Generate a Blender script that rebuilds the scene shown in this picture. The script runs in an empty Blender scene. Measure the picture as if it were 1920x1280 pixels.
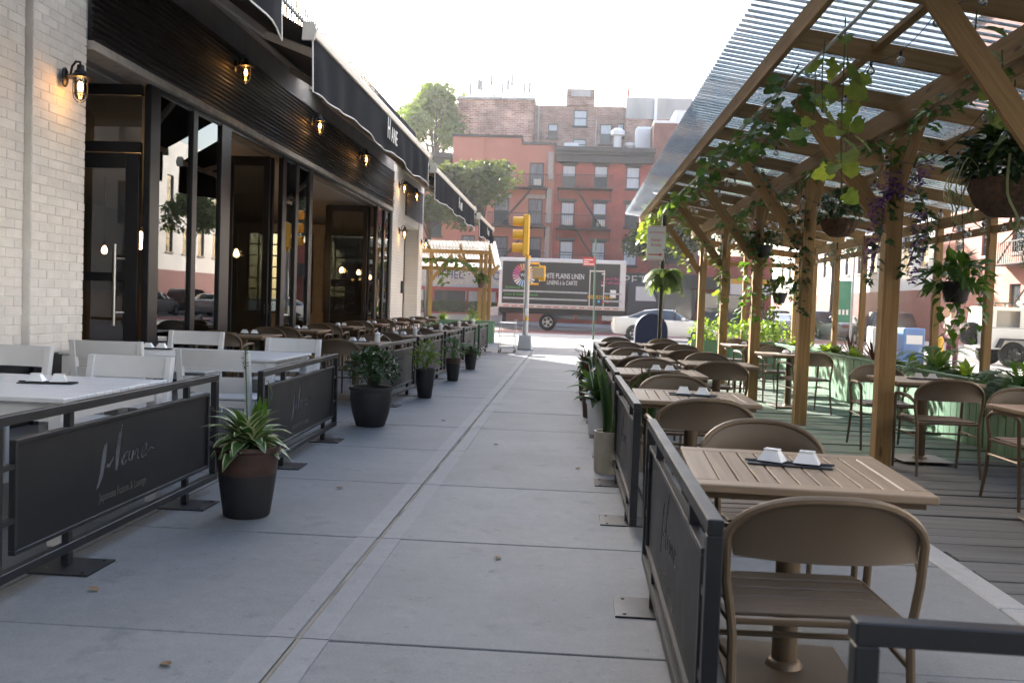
import bpy, bmesh, math, random
from mathutils import Vector, Matrix, Euler
R = random.Random(11)
SC = bpy.context.scene
COL = SC.collection
rad = math.radians
# ---------------------------------------------------------------- camera, sky, sun, exposure
cam = bpy.data.cameras.new('camera'); camo = bpy.data.objects.new('camera', cam); COL.objects.link(camo)
cam.sensor_width = 36; cam.lens = 1700 / 1920 * 36; cam.clip_end = 2000; cam.clip_start = .05
camo.matrix_world = Matrix.Translation((0, 0, 1.3)) @ Matrix.Rotation(.061415, 4, 'Z') @ Matrix.Rotation(math.pi / 2 - .040979, 4, 'X') @ Matrix.Rotation(.035, 4, 'Z')
cam.dof.use_dof = True; cam.dof.focus_distance = 6.5; cam.dof.aperture_fstop = 5.0
SC.camera = camo
SUN_AZ, SUN_EL = rad(30), rad(25)            # 30 degrees to the left of the street's direction (+Y)
w = bpy.data.worlds.new('World'); SC.world = w; w.use_nodes = True
nt = w.node_tree; bg = nt.nodes['Background']; sky = nt.nodes.new('ShaderNodeTexSky')
sky.sky_type = 'NISHITA'; sky.sun_disc = False; sky.sun_elevation = SUN_EL; sky.sun_rotation = -SUN_AZ
sky.air_density = 1.1; sky.dust_density = 3.0; sky.ozone_density = 1.2
nt.links.new(sky.outputs[0], bg.inputs[0]); bg.inputs[1].default_value = .125
sun = bpy.data.lights.new('sun', 'SUN'); sun.energy = 5.0; sun.angle = rad(.5); sun.color = (1, .95, .88)
suno = bpy.data.objects.new('sun', sun); COL.objects.link(suno)
SD = Vector((-math.sin(SUN_AZ) * math.cos(SUN_EL), math.cos(SUN_AZ) * math.cos(SUN_EL), math.sin(SUN_EL)))
suno.rotation_euler = SD.to_track_quat('Z', 'Y').to_euler(); suno.location = (-20, 30, 30)
vs = SC.view_settings; vs.view_transform = 'Standard'; vs.look = 'None'; vs.gamma = 1; vs.exposure = 2.3
SC.cycles.use_denoising = True; SC.cycles.max_bounces = 7; SC.cycles.transparent_max_bounces = 40
SC.cycles.caustics_reflective = False; SC.cycles.caustics_refractive = False
SC.cycles.sample_clamp_indirect = 6
# ---------------------------------------------------------------- mesh helpers
class MB:
    def __init__(s): s.v = []; s.f = []; s.m = []
    def add(s, vs, fs, mi=0, M=None):
        o = len(s.v)
        if M is not None: vs = [tuple(M @ Vector(p)) for p in vs]
        s.v.extend(vs); s.f.extend([tuple(i + o for i in f) for f in fs]); s.m.extend([mi] * len(fs)); return s
    def box(s, x0, x1, y0, y1, z0, z1, mi=0, M=None):
        v = [(x, y, z) for z in (z0, z1) for y in (y0, y1) for x in (x0, x1)]
        return s.add(v, [(0, 2, 3, 1), (4, 5, 7, 6), (0, 1, 5, 4), (2, 6, 7, 3), (0, 4, 6, 2), (1, 3, 7, 5)], mi, M)
    def cb(s, c, d, mi=0, M=None):
        return s.box(c[0] - d[0] / 2, c[0] + d[0] / 2, c[1] - d[1] / 2, c[1] + d[1] / 2, c[2] - d[2] / 2, c[2] + d[2] / 2, mi, M)
    def quad(s, a, b, c, d, mi=0): return s.add([a, b, c, d], [(0, 1, 2, 3)], mi)
    def tube(s, pts, r, n=8, mi=0, cap=True, closed=False, flat=1.0):
        P = [Vector(p) for p in pts]; k = len(P); vs = []; fs = []
        rr = r if isinstance(r, (list, tuple)) else [r] * k
        prev = None
        for i in range(k):
            if closed: t = P[(i + 1) % k] - P[i - 1]
            else: t = P[min(i + 1, k - 1)] - P[max(i - 1, 0)]
            t = t.normalized() if t.length > 1e-9 else Vector((0, 0, 1))
            if prev is None:
                a = Vector((0, 0, 1)) if abs(t.z) < .9 else Vector((1, 0, 0))
                u = t.cross(a).normalized()
            else:
                u = prev - t * prev.dot(t)
                u = u.normalized() if u.length > 1e-6 else t.orthogonal().normalized()
            prev = u; w_ = t.cross(u)
            for j in range(n):
                a = 2 * math.pi * j / n
                vs.append(tuple(P[i] + u * (math.cos(a) * rr[i]) + w_ * (math.sin(a) * rr[i] * flat)))
        for i in range(k if closed else k - 1):
            b = (i + 1) % k
            for j in range(n):
                c = (j + 1) % n
                fs.append((i * n + j, i * n + c, b * n + c, b * n + j))
        if cap and not closed:
            fs.append(tuple(range(n - 1, -1, -1))); fs.append(tuple((k - 1) * n + j for j in range(n)))
        return s.add(vs, fs, mi)
    def lathe(s, prof, n=20, c=(0, 0, 0), mi=0, M=None, cap=True):
        vs = []; fs = []; k = len(prof)
        for r, z in prof:
            for j in range(n):
                a = 2 * math.pi * j / n; vs.append((c[0] + r * math.cos(a), c[1] + r * math.sin(a), c[2] + z))
        for i in range(k - 1):
            for j in range(n):
                b = (j + 1) % n; fs.append((i * n + j, i * n + b, (i + 1) * n + b, (i + 1) * n + j))
        if cap: fs.append(tuple(range(n - 1, -1, -1))); fs.append(tuple((k - 1) * n + j for j in range(n)))
        return s.add(vs, fs, mi, M)
    def prism(s, poly, a0, a1, axis='y', mi=0, M=None):
        n = len(poly)
        def p(u, v, a): return {'x': (a, u, v), 'y': (u, a, v), 'z': (u, v, a)}[axis]
        vs = [p(u, v, a0) for u, v in poly] + [p(u, v, a1) for u, v in poly]
        fs = [tuple(range(n)), tuple(range(2 * n - 1, n - 1, -1))] + [(i, i + n, (i + 1) % n + n, (i + 1) % n) for i in range(n)]
        return s.add(vs, fs, mi, M)
    def leaf(s, p, d, up, L, W, kind=0, mi=0, fold=.25, droop=.25):
        p = Vector(p); d = Vector(d).normalized(); n = Vector(up)
        x = d.cross(n)
        x = x.normalized() if x.length > 1e-4 else d.orthogonal().normalized()
        n = x.cross(d).normalized()
        def q(u, v, h): return tuple(p + d * (u * L) + x * (v * W) + n * h)
        if kind == 0:      # pointed oval, folded on its midrib, drooping
            vs = [q(0, 0, 0), q(.3, .42, fold * W * .5 - .05 * L * droop), q(.62, .4, fold * W * .5 - .35 * L * droop), q(1, 0, -L * droop), q(.62, -.4, fold * W * .5 - .35 * L * droop), q(.3, -.42, fold * W * .5 - .05 * L * droop), q(.35, 0, -.1 * L * droop), q(.68, 0, -.4 * L * droop)]
            fs = [(0, 1, 6), (0, 6, 5), (1, 2, 7, 6), (5, 6, 7, 4), (2, 3, 7), (4, 7, 3)]
        elif kind == 1:    # lobed vine leaf
            o = [(0, 0), (-.12, .28), (.06, .5), (.28, .38), (.42, .56), (.56, .36), (.78, .3), (1, 0)]
            pr = [(u, v) for u, v in o] + [(u, -v) for u, v in reversed(o[1:-1])]
            vs = [q(.36, 0, 0)] + [q(u, v, fold * W * abs(v) - L * droop * u * u + .03 * L * math.sin(9 * u + 5 * v)) for u, v in pr]
            k = len(pr); fs = [(0, 1 + i, 1 + (i + 1) % k) for i in range(k)]
        elif kind == 2:    # ivy star
            o = [(0, 0), (-.06, .22), (.1, .5), (.3, .2), (.62, .3), (.6, .12), (1, 0)]
            pr = o + [(u, -v) for u, v in reversed(o[1:-1])]
            vs = [q(.35, 0, .02 * L)] + [q(u, v, -L * droop * u * u) for u, v in pr]
            k = len(pr); fs = [(0, 1 + i, 1 + (i + 1) % k) for i in range(k)]
        else:              # plain small quad leaf
            vs = [q(0, 0, 0), q(.5, .45, 0), q(1, 0, -L * droop), q(.5, -.45, 0)]; fs = [(0, 1, 2, 3)]
        return s.add(vs, fs, mi)
    def mesh(s, name, mats, smooth=None, bevel=0):
        me = bpy.data.meshes.new(name); me.from_pydata(s.v, [], s.f)
        for m in (mats if isinstance(mats, (list, tuple)) else [mats]): me.materials.append(m)
        if any(s.m): me.polygons.foreach_set('material_index', s.m)
        if bevel or smooth in ('n', 'm'):
            bm = bmesh.new(); bm.from_mesh(me)
            if smooth == 'm': bmesh.ops.remove_doubles(bm, verts=bm.verts, dist=2e-5)
            bmesh.ops.recalc_face_normals(bm, faces=bm.faces)
            if bevel: bmesh.ops.bevel(bm, geom=list(bm.edges), offset=bevel, segments=1, affect='EDGES', clamp_overlap=True)
            bm.to_mesh(me); bm.free()
        if smooth:
            me.polygons.foreach_set('use_smooth', [True] * len(me.polygons)); me.set_sharp_from_angle(angle=rad(38))
        me.update(); return me
    def obj(s, name, mats, parent=None, smooth=None, bevel=0, loc=None, rot=None, **kw):
        return link(name, s.mesh(name, mats, smooth, bevel), parent, loc, rot, **kw)
def link(name, data, parent=None, loc=None, rot=None, **kw):
    o = bpy.data.objects.new(name, data); COL.objects.link(o)
    if parent is not None: o.parent = parent
    if loc is not None: o.location = loc
    if rot is not None: o.rotation_euler = rot
    for k, v in kw.items(): o[k] = v
    return o
def thing(name, label, cat, loc=(0, 0, 0), rz=0, group=None, scale=None):
    o = bpy.data.objects.new(name, None); COL.objects.link(o); o.location = loc; o.rotation_euler = (0, 0, rz)
    o.empty_display_size = .1
    o['label'] = label; o['category'] = cat
    if group: o['group'] = group
    if scale: o.scale = (scale,) * 3
    return o
def tag(o, label, cat, group=None):
    o['label'] = label; o['category'] = cat
    if group: o['group'] = group
    return o
KIDS = {}
def copy_tree(src, parent=None):
    c = src.copy(); COL.objects.link(c)
    if parent is not None: c.parent = parent
    for ch in src.children: copy_tree(ch, c)
    return c
def dup(src, loc, rz=0, label=None, group=None, scale=None):
    c = copy_tree(src); c.location = loc; c.rotation_euler = (0, 0, rz)
    if scale: c.scale = (scale,) * 3
    if label: c['label'] = label
    if group: c['group'] = group
    return c
class Placer:                    # first use moves the source itself, later uses copy it
    def __init__(s, src): s.src = src; s.used = False
    def put(s, loc, rz=0, label=None, group=None, scale=None):
        if s.used: return dup(s.src, loc, rz, label, group, scale)
        s.used = True; o = s.src; o.location = loc; o.rotation_euler = (0, 0, rz)
        if scale: o.scale = (scale,) * 3
        if label: o['label'] = label
        if group: o['group'] = group
        return o
def text_mesh(txt, size, depth=0.002, sx=1.0, align='CENTER', spacing=1.0, shear=0):
    cu = bpy.data.curves.new('lettering', 'FONT'); cu.body = txt; cu.size = size; cu.extrude = depth; cu.align_x = align; cu.align_y = 'CENTER'
    cu.space_character = spacing; cu.resolution_u = 3; cu.shear = shear
    o = bpy.data.objects.new('lettering', cu); COL.objects.link(o)
    dg = bpy.context.evaluated_depsgraph_get(); me = bpy.data.meshes.new_from_object(o.evaluated_get(dg))
    bpy.data.objects.remove(o); bpy.data.curves.remove(cu)
    if sx != 1: me.transform(Matrix.Diagonal((sx, 1, 1, 1)))
    return me
# orientation matrices for text lying in the XY plane: normal +X (reads along +Y), -X (reads along -Y), -Y (reads along +X)
TXP = Matrix(((0, 0, 1), (1, 0, 0), (0, 1, 0))).to_4x4()
TXN = Matrix(((0, 0, -1), (-1, 0, 0), (0, 1, 0))).to_4x4()
TYN = Matrix(((1, 0, 0), (0, 0, -1), (0, 1, 0))).to_4x4()
def lettering(txt, size, mat_, parent, loc, T, sx=1.0, depth=.002, align='CENTER', spacing=1.0, name='lettering'):
    me = text_mesh(txt, size, depth, sx, align, spacing); me.transform(T); me.materials.clear(); me.materials.append(mat_)
    return link(name, me, parent, loc)
def wall_holes(mb, T, W, H, rects, depth, mi=0, mi_rev=None):
    """front sheet in local (u,v) with rectangular holes and reveals of the given depth going to -w"""
    us = sorted({0, W} | {r[0] for r in rects} | {r[1] for r in rects}); vv = sorted({0, H} | {r[2] for r in rects} | {r[3] for r in rects})
    us = [u for u in us if 0 <= u <= W]; vv = [v for v in vv if 0 <= v <= H]
    for i in range(len(us) - 1):
        for j in range(len(vv) - 1):
            cu, cv = (us[i] + us[i + 1]) / 2, (vv[j] + vv[j + 1]) / 2
            if any(r[0] < cu < r[1] and r[2] < cv < r[3] for r in rects): continue
            mb.add([(us[i], vv[j], 0), (us[i + 1], vv[j], 0), (us[i + 1], vv[j + 1], 0), (us[i], vv[j + 1], 0)], [(0, 1, 2, 3)], mi, T)
    for a, b, c, d in rects:
        for (p, q) in (((a, c), (b, c)), ((b, c), (b, d)), ((b, d), (a, d)), ((a, d), (a, c))):
            mb.add([(p[0], p[1], 0), (p[0], p[1], -depth), (q[0], q[1], -depth), (q[0], q[1], 0)], [(0, 1, 2, 3)], mi if mi_rev is None else mi_rev, T)
# ---------------------------------------------------------------- materials
MATS = {}
def _new(name):
    m = bpy.data.materials.new(name); m.use_nodes = True; MATS[name] = m
    n = m.node_tree.nodes; return m, n, m.node_tree.links, n['Principled BSDF']
def rgb(c): return (c[0], c[1], c[2], 1)
def mat(name, col, rough=.5, metal=0, var=0, scale=6, bump=0, bscale=None, stretch=(1, 1, 1), rnd=0, col2=None, coord='Object', spec=.5, emis=0, detail=4, rvar=0):
    m, n, l, b = _new(name)
    b.inputs['Roughness'].default_value = rough; b.inputs['Metallic'].default_value = metal; b.inputs['Specular IOR Level'].default_value = spec
    b.inputs['Base Color'].default_value = rgb(col)
    if emis:
        b.inputs['Emission Color'].default_value = rgb(col); b.inputs['Emission Strength'].default_value = emis
    if not (var or bump or rnd or col2): return m
    tc = n.new('ShaderNodeTexCoord'); mp = n.new('ShaderNodeMapping'); mp.inputs['Scale'].default_value = stretch
    l.new(tc.outputs[coord], mp.inputs[0])
    oi = n.new('ShaderNodeObjectInfo')
    if rnd:
        ml = n.new('ShaderNodeMath'); ml.operation = 'MULTIPLY'; ml.inputs[1].default_value = 40
        l.new(oi.outputs['Random'], ml.inputs[0]); l.new(ml.outputs[0], mp.inputs['Location'])
    nz = n.new('ShaderNodeTexNoise'); nz.inputs['Scale'].default_value = scale; nz.inputs['Detail'].default_value = detail
    l.new(mp.outputs[0], nz.inputs[0])
    rp = n.new('ShaderNodeMapRange'); rp.inputs[1].default_value = .3; rp.inputs[2].default_value = .7
    l.new(nz.outputs[0], rp.inputs[0])
    mx = n.new('ShaderNodeMix'); mx.data_type = 'RGBA'
    c2 = col2 or tuple(min(1, c * (1 + var)) for c in col); c1 = col if col2 else tuple(c * (1 - var) for c in col)
    mx.inputs[6].default_value = rgb(c1); mx.inputs[7].default_value = rgb(c2); l.new(rp.outputs[0], mx.inputs[0])
    out = mx.outputs[2]
    if rnd:
        hs = n.new('ShaderNodeHueSaturation'); mr = n.new('ShaderNodeMapRange'); mr.inputs[3].default_value = 1 - rnd; mr.inputs[4].default_value = 1 + rnd
        l.new(oi.outputs['Random'], mr.inputs[0]); l.new(mr.outputs[0], hs.inputs['Value']); l.new(out, hs.inputs['Color']); out = hs.outputs[0]
    l.new(out, b.inputs['Base Color'])
    if rvar:
        r2 = n.new('ShaderNodeMapRange'); r2.inputs[1].default_value = .3; r2.inputs[2].default_value = .7; r2.inputs[3].default_value = rough - rvar; r2.inputs[4].default_value = rough + rvar
        l.new(nz.outputs[0], r2.inputs[0]); l.new(r2.outputs[0], b.inputs['Roughness'])
    if bump:
        n2 = n.new('ShaderNodeTexNoise'); n2.inputs['Scale'].default_value = bscale or scale * 6; n2.inputs['Detail'].default_value = 3
        l.new(mp.outputs[0], n2.inputs[0]); bp = n.new('ShaderNodeBump'); bp.inputs['Strength'].default_value = bump; bp.inputs['Distance'].default_value = .01
        l.new(n2.outputs[0], bp.inputs['Height']); l.new(bp.outputs[0], b.inputs['Normal'])
    return m
def leafmat(name, c1, c2, trans=.4, rough=.45, scale=3, rnd=.15):
    m = mat(name, c1, rough, col2=c2, scale=scale, rnd=rnd, detail=2)
    n, l = m.node_tree.nodes, m.node_tree.links; b = n['Principled BSDF']
    tr = n.new('ShaderNodeBsdfTranslucent'); mx = n.new('ShaderNodeMixShader'); mx.inputs[0].default_value = trans
    src = b.inputs['Base Color'].links[0].from_socket
    br = n.new('ShaderNodeMix'); br.data_type = 'RGBA'; br.blend_type = 'MULTIPLY'; br.inputs[0].default_value = 1; br.inputs[7].default_value = (1.5, 1.35, .6, 1)
    l.new(src, br.inputs[6]); l.new(br.outputs[2], tr.inputs[0])
    l.new(b.outputs[0], mx.inputs[1]); l.new(tr.outputs[0], mx.inputs[2]); l.new(mx.outputs[0], n['Material Output'].inputs[0]); return m
def glassmat(name, tint=(.8, .82, .82), rough=0., ior=1.5, boost=0.):
    m, n, l, b = _new(name); n.remove(b)
    tr = n.new('ShaderNodeBsdfTransparent'); tr.inputs[0].default_value = rgb(tint)
    gl = n.new('ShaderNodeBsdfGlossy'); gl.inputs['Roughness'].default_value = rough; gl.inputs['Color'].default_value = (.95, .95, .95, 1)
    fr = n.new('ShaderNodeFresnel'); fr.inputs[0].default_value = ior
    ad = n.new('ShaderNodeMath'); ad.inputs[1].default_value = boost; ad.use_clamp = True
    mx = n.new('ShaderNodeMixShader'); l.new(fr.outputs[0], ad.inputs[0]); l.new(ad.outputs[0], mx.inputs[0]); l.new(tr.outputs[0], mx.inputs[1]); l.new(gl.outputs[0], mx.inputs[2])
    l.new(mx.outputs[0], n['Material Output'].inputs[0]); return m
def brickmat(name, c1, c2, mortar, bw=.22, bh=.075, msize=.008, axis='XZ', var=.25):
    m, n, l, b = _new(name); b.inputs['Roughness'].default_value = .85
    tc = n.new('ShaderNodeTexCoord'); sx = n.new('ShaderNodeSeparateXYZ'); cx = n.new('ShaderNodeCombineXYZ'); l.new(tc.outputs['Object'], sx.inputs[0])
    l.new(sx.outputs[axis[0]], cx.inputs[0]); l.new(sx.outputs[axis[1]], cx.inputs[1])
    br = n.new('ShaderNodeTexBrick'); br.inputs['Scale'].default_value = 1; br.inputs['Brick Width'].default_value = bw; br.inputs['Row Height'].default_value = bh; br.inputs['Mortar Size'].default_value = msize
    br.inputs['Color1'].default_value = rgb(c1); br.inputs['Color2'].default_value = rgb(c2); br.inputs['Mortar'].default_value = rgb(mortar); l.new(cx.outputs[0], br.inputs[0])
    nz = n.new('ShaderNodeTexNoise'); nz.inputs['Scale'].default_value = .9; nz.inputs['Detail'].default_value = 7; l.new(tc.outputs['Object'], nz.inputs[0])
    rp = n.new('ShaderNodeMapRange'); rp.inputs[1].default_value = .3; rp.inputs[2].default_value = .7; rp.inputs[3].default_value = 1 - var; rp.inputs[4].default_value = 1 + var; l.new(nz.outputs[0], rp.inputs[0])
    hs = n.new('ShaderNodeHueSaturation'); l.new(rp.outputs[0], hs.inputs['Value']); l.new(br.outputs[0], hs.inputs['Color']); l.new(hs.outputs[0], b.inputs['Base Color'])
    bp = n.new('ShaderNodeBump'); bp.inputs['Strength'].default_value = .4; bp.inputs['Distance'].default_value = .01; l.new(br.outputs['Fac'], bp.inputs['Height']); bp.invert = True; l.new(bp.outputs[0], b.inputs['Normal'])
    return m
def concrete(name, c, var=.1, stain=.5, rnd=.04, speck=True):
    m, n, l, b = _new(name); b.inputs['Roughness'].default_value = .68; b.inputs['Specular IOR Level'].default_value = .45
    geo = n.new('ShaderNodeNewGeometry'); oi = n.new('ShaderNodeObjectInfo')
    def noise(s, d, lo, hi, a, z):
        q = n.new('ShaderNodeTexNoise'); q.inputs['Scale'].default_value = s; q.inputs['Detail'].default_value = d; q.inputs['Roughness'].default_value = .65; l.new(geo.outputs['Position'], q.inputs[0])
        r = n.new('ShaderNodeMapRange'); r.inputs[1].default_value = lo; r.inputs[2].default_value = hi; r.inputs[3].default_value = a; r.inputs[4].default_value = z; l.new(q.outputs[0], r.inputs[0]); return r.outputs[0]
    def mul(a, b_):
        q = n.new('ShaderNodeMath'); q.operation = 'MULTIPLY'; l.new(a, q.inputs[0]); l.new(b_, q.inputs[1]); return q.outputs[0]
    f = mul(noise(1.1, 8, .3, .7, 1 - var, 1 + var), noise(14, 5, .3, .7, .93, 1.07))
    f = mul(f, noise(90, 2, .35, .65, .92, 1.08))
    f = mul(f, noise(2.6, 6, .60, .72, 1, 1 - stain * .35))
    if speck:
        f = mul(f, noise(7, 2, .70, .73, 1, .80)); f = mul(f, noise(19, 1, .73, .75, 1, .74)); f = mul(f, noise(4.3, 9, .62, .66, 1, .86)); f = mul(f, noise(31, 0, .78, .80, 1, 1.12))
    r = n.new('ShaderNodeMapRange'); r.inputs[3].default_value = 1 - rnd; r.inputs[4].default_value = 1 + rnd; l.new(oi.outputs['Random'], r.inputs[0]); f = mul(f, r.outputs[0])
    hs = n.new('ShaderNodeHueSaturation'); hs.inputs['Color'].default_value = rgb(c); l.new(f, hs.inputs['Value']); l.new(hs.outputs[0], b.inputs['Base Color'])
    nz = n.new('ShaderNodeTexNoise'); nz.inputs['Scale'].default_value = 160; l.new(geo.outputs['Position'], nz.inputs[0])
    bp = n.new('ShaderNodeBump'); bp.inputs['Strength'].default_value = .25; bp.inputs['Distance'].default_value = .004; l.new(nz.outputs[0], bp.inputs['Height']); l.new(bp.outputs[0], b.inputs['Normal'])
    return m
def woodmat(name, c1, c2, rough=.7, rnd=.2, knots=True, gs=5, bump=.15):
    """grain runs along the object's local X"""
    m, n, l, b = _new(name); b.inputs['Roughness'].default_value = rough; b.inputs['Specular IOR Level'].default_value = .3
    tc = n.new('ShaderNodeTexCoord'); mp = n.new('ShaderNodeMapping'); mp.inputs['Scale'].default_value = (.35, 8, 8); l.new(tc.outputs['Object'], mp.inputs[0])
    oi = n.new('ShaderNodeObjectInfo'); ml = n.new('ShaderNodeMath'); ml.operation = 'MULTIPLY'; ml.inputs[1].default_value = 50; l.new(oi.outputs['Random'], ml.inputs[0]); l.new(ml.outputs[0], mp.inputs['Location'])
    nz = n.new('ShaderNodeTexNoise'); nz.inputs['Scale'].default_value = gs; nz.inputs['Detail'].default_value = 6; nz.inputs['Distortion'].default_value = .6; l.new(mp.outputs[0], nz.inputs[0])
    rp = n.new('ShaderNodeMapRange'); rp.inputs[1].default_value = .32; rp.inputs[2].default_value = .68; l.new(nz.outputs[0], rp.inputs[0])
    mx = n.new('ShaderNodeMix'); mx.data_type = 'RGBA'; mx.inputs[6].default_value = rgb(c1); mx.inputs[7].default_value = rgb(c2); l.new(rp.outputs[0], mx.inputs[0])
    out = mx.outputs[2]
    if knots:
        mk = n.new('ShaderNodeMapping'); mk.inputs['Scale'].default_value = (1.6, 6, 6); l.new(tc.outputs['Object'], mk.inputs[0]); l.new(ml.outputs[0], mk.inputs['Location'])
        vo = n.new('ShaderNodeTexVoronoi'); vo.inputs['Scale'].default_value = 1.3; l.new(mk.outputs[0], vo.inputs[0])
        kr = n.new('ShaderNodeMapRange'); kr.inputs[1].default_value = .08; kr.inputs[2].default_value = .16; kr.inputs[3].default_value = .75; kr.inputs[4].default_value = 0; l.new(vo.outputs['Distance'], kr.inputs[0])
        m2 = n.new('ShaderNodeMix'); m2.data_type = 'RGBA'; m2.inputs[7].default_value = rgb([c * .3 for c in c1]); l.new(kr.outputs[0], m2.inputs[0]); l.new(out, m2.inputs[6]); out = m2.outputs[2]
    hs = n.new('ShaderNodeHueSaturation'); mr = n.new('ShaderNodeMapRange'); mr.inputs[3].default_value = 1 - rnd; mr.inputs[4].default_value = 1 + rnd
    l.new(oi.outputs['Random'], mr.inputs[0]); l.new(mr.outputs[0], hs.inputs['Value']); l.new(out, hs.inputs['Color']); l.new(hs.outputs[0], b.inputs['Base Color'])
    bp = n.new('ShaderNodeBump'); bp.inputs['Strength'].default_value = bump; bp.inputs['Distance'].default_value = .004; l.new(nz.outputs[0], bp.inputs['Height']); l.new(bp.outputs[0], b.inputs['Normal'])
    return m
m_slab = concrete('slab concrete', (.178, .181, .183), .13, .8, .07); m_strip = concrete('joint border concrete', (.218, .22, .222), stain=.9)
m_kerb = concrete('granite kerb', (.30, .30, .30)); m_asph = mat('asphalt', (.055, .055, .058), .9, var=.25, scale=3, bump=.3, bscale=120)
m_apron = concrete('street concrete', (.38, .37, .35)); m_bus = mat('red lane paint', (.20, .075, .065), .85, var=.3, scale=1.5)
m_linep = mat('road line paint', (.6, .6, .57), .7, var=.15, scale=6)
m_wbrick = mat('white painted brick', (.80, .765, .72), .6, var=.08, scale=5, bump=.5, bscale=45, rnd=.035)
m_wpaint = mat('white masonry paint', (.80, .765, .72), .65, var=.08, scale=4, bump=.3, bscale=40)
m_wfar = brickmat('white brick far', (.80, .765, .71), (.77, .74, .69), (.64, .62, .58), .25, .084, .006, 'YZ', .06)
m_black = mat('black powder coat', (.012, .012, .014), .42, var=.2, scale=9, rvar=.08)
m_fence = mat('fence black steel', (.011, .0113, .013), .45, var=.3, scale=4, bump=.05, bscale=300, rvar=.08, rnd=.1)
m_panel = mat('fence panel grey steel', (.011, .011, .012), .55, spec=.35, var=.2, scale=3, rvar=.07, rnd=.15)
m_frame = mat('storefront frame', (.010, .010, .011), .35, var=.2, scale=5)
m_louv = mat('dark brown louvre', (.022, .018, .016), .38, var=.3, scale=2, stretch=(1, .2, 1), rvar=.08)
m_grey = mat('grey painted masonry', (.30, .29, .28), .75, var=.12, scale=3, bump=.3, bscale=30)
m_ledge = mat('cream stone ledge', (.48, .44, .39), .75, var=.2, scale=7, bump=.3)
m_awn = mat('navy awning canvas', (.006, .007, .010), .85, var=.15, scale=2, bump=.1, bscale=200, spec=.12)
m_cream = mat('cream aluminium', (.62, .58, .51), .4, var=.05, scale=3)
m_white = mat('white paint', (.76, .75, .73), .4, var=.03, scale=5)
m_wtab = mat('white furniture paint', (.70, .69, .675), .38, var=.04, scale=6, rnd=.03)
m_taupe = mat('taupe metallic paint', (.15, .102, .06), .42, metal=.25, var=.06, scale=6, rvar=.06, rnd=.06)
m_taupe2 = mat('taupe sheet', (.105, .073, .046), .46, metal=.2, var=.06, scale=4, rvar=.06, rnd=.06)
m_ttop = woodmat('table slat wood look', (.20, .14, .088), (.29, .21, .14), .45, .10, False, 4, .05)
m_pine = woodmat('pressure treated pine', (.245, .14, .053), (.35, .215, .088), .7, .16)
m_deck = mat('weathered deck wood', (.105, .105, .105), .85, var=.22, scale=3, stretch=(.4, 6, 1), bump=.5, bscale=20, rnd=.10)
m_deckg = mat('green worn deck paint', (.13, .14, .125), .85, col2=(.12, .20, .13), scale=2.2, bump=.5, bscale=20, rnd=.08)
m_green = mat('green planter paint', (.125, .25, .155), .6, var=.14, scale=4, stretch=(3, 3, .7), rnd=.08, bump=.1)
m_soil = mat('potting soil', (.03, .022, .016), .95, var=.4, scale=30, bump=.8)
m_glass = glassmat('storefront glass', (.62, .64, .64), 0, 1.55, .10)
m_pane = glassmat('clear vinyl', (.95, .955, .955), .04, 1.09, .0)
m_bulbg = glassmat('bulb glass', (.92, .92, .9), 0, 1.6, .03); m_globe = glassmat('globe bulb glass', (.85, .85, .82), .08, 1.9, .12)
m_cup = mat('white glazed ceramic', (.78, .78, .77), .15)
m_chrome = mat('brushed steel', (.62, .60, .57), .3, metal=1)
m_galv = mat('galvanised steel', (.42, .43, .44), .45, metal=.6, var=.15, scale=8)
m_dk = mat('dark plastic', (.018, .018, .02), .5)
m_pot = mat('charcoal pot', (.018, .017, .018), .55, var=.3, scale=6, bump=.15, bscale=60)
m_copper = mat('brown glazed band', (.055, .027, .018), .4, var=.35, scale=14)
m_terra = mat('brown clay pot', (.085, .05, .035), .6, var=.2, scale=8)
m_tanpot = mat('tan ribbed pot', (.42, .37, .29), .6, var=.1, scale=10)
m_coco = mat('coco fibre', (.095, .052, .03), .95, var=.5, scale=30, bump=1., bscale=80)
m_filament = mat('glowing filament', (1, .42, .10), .5, emis=15)
m_yellow = mat('signal yellow', (.72, .40, .03), .45, var=.06, scale=5)
m_blue = mat('mailbox blue', (.014, .03, .085), .35, var=.1, scale=5)
m_leafd = leafmat('dark leaf', (.015, .045, .012), (.04, .09, .02), .3, .35)
m_leafm = leafmat('green leaf', (.04, .10, .018), (.08, .17, .03), .4)
m_leafl = leafmat('light vine leaf', (.085, .15, .03), (.14, .21, .05), .42, .5)
m_leafh = leafmat('hosta leaf', (.05, .12, .03), (.09, .18, .05), .3, .35)
m_hedge = mat('pale leaf margin', (.42, .45, .24), .4)
m_leaft = leafmat('tree leaf', (.045, .075, .018), (.09, .125, .035), .4, .5, 1.2)
m_leafx = leafmat('bright leaf', (.13, .24, .03), (.22, .33, .06), .5)
m_purple = leafmat('wisteria petal', (.10, .035, .25), (.20, .09, .38), .4, .6)
m_pink = leafmat('pink petal', (.40, .04, .10), (.5, .10, .2), .4, .6)
m_orange = leafmat('orange petal', (.55, .12, .02), (.6, .2, .05), .4, .6)
m_red = mat('anthurium red', (.22, .03, .025), .3)
m_bark = mat('bark', (.07, .055, .04), .9, var=.3, scale=12, bump=.8)
m_stem = mat('vine stem', (.10, .11, .04), .8)
m_tin = mat('black cord', (.01, .01, .01), .6)
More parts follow.
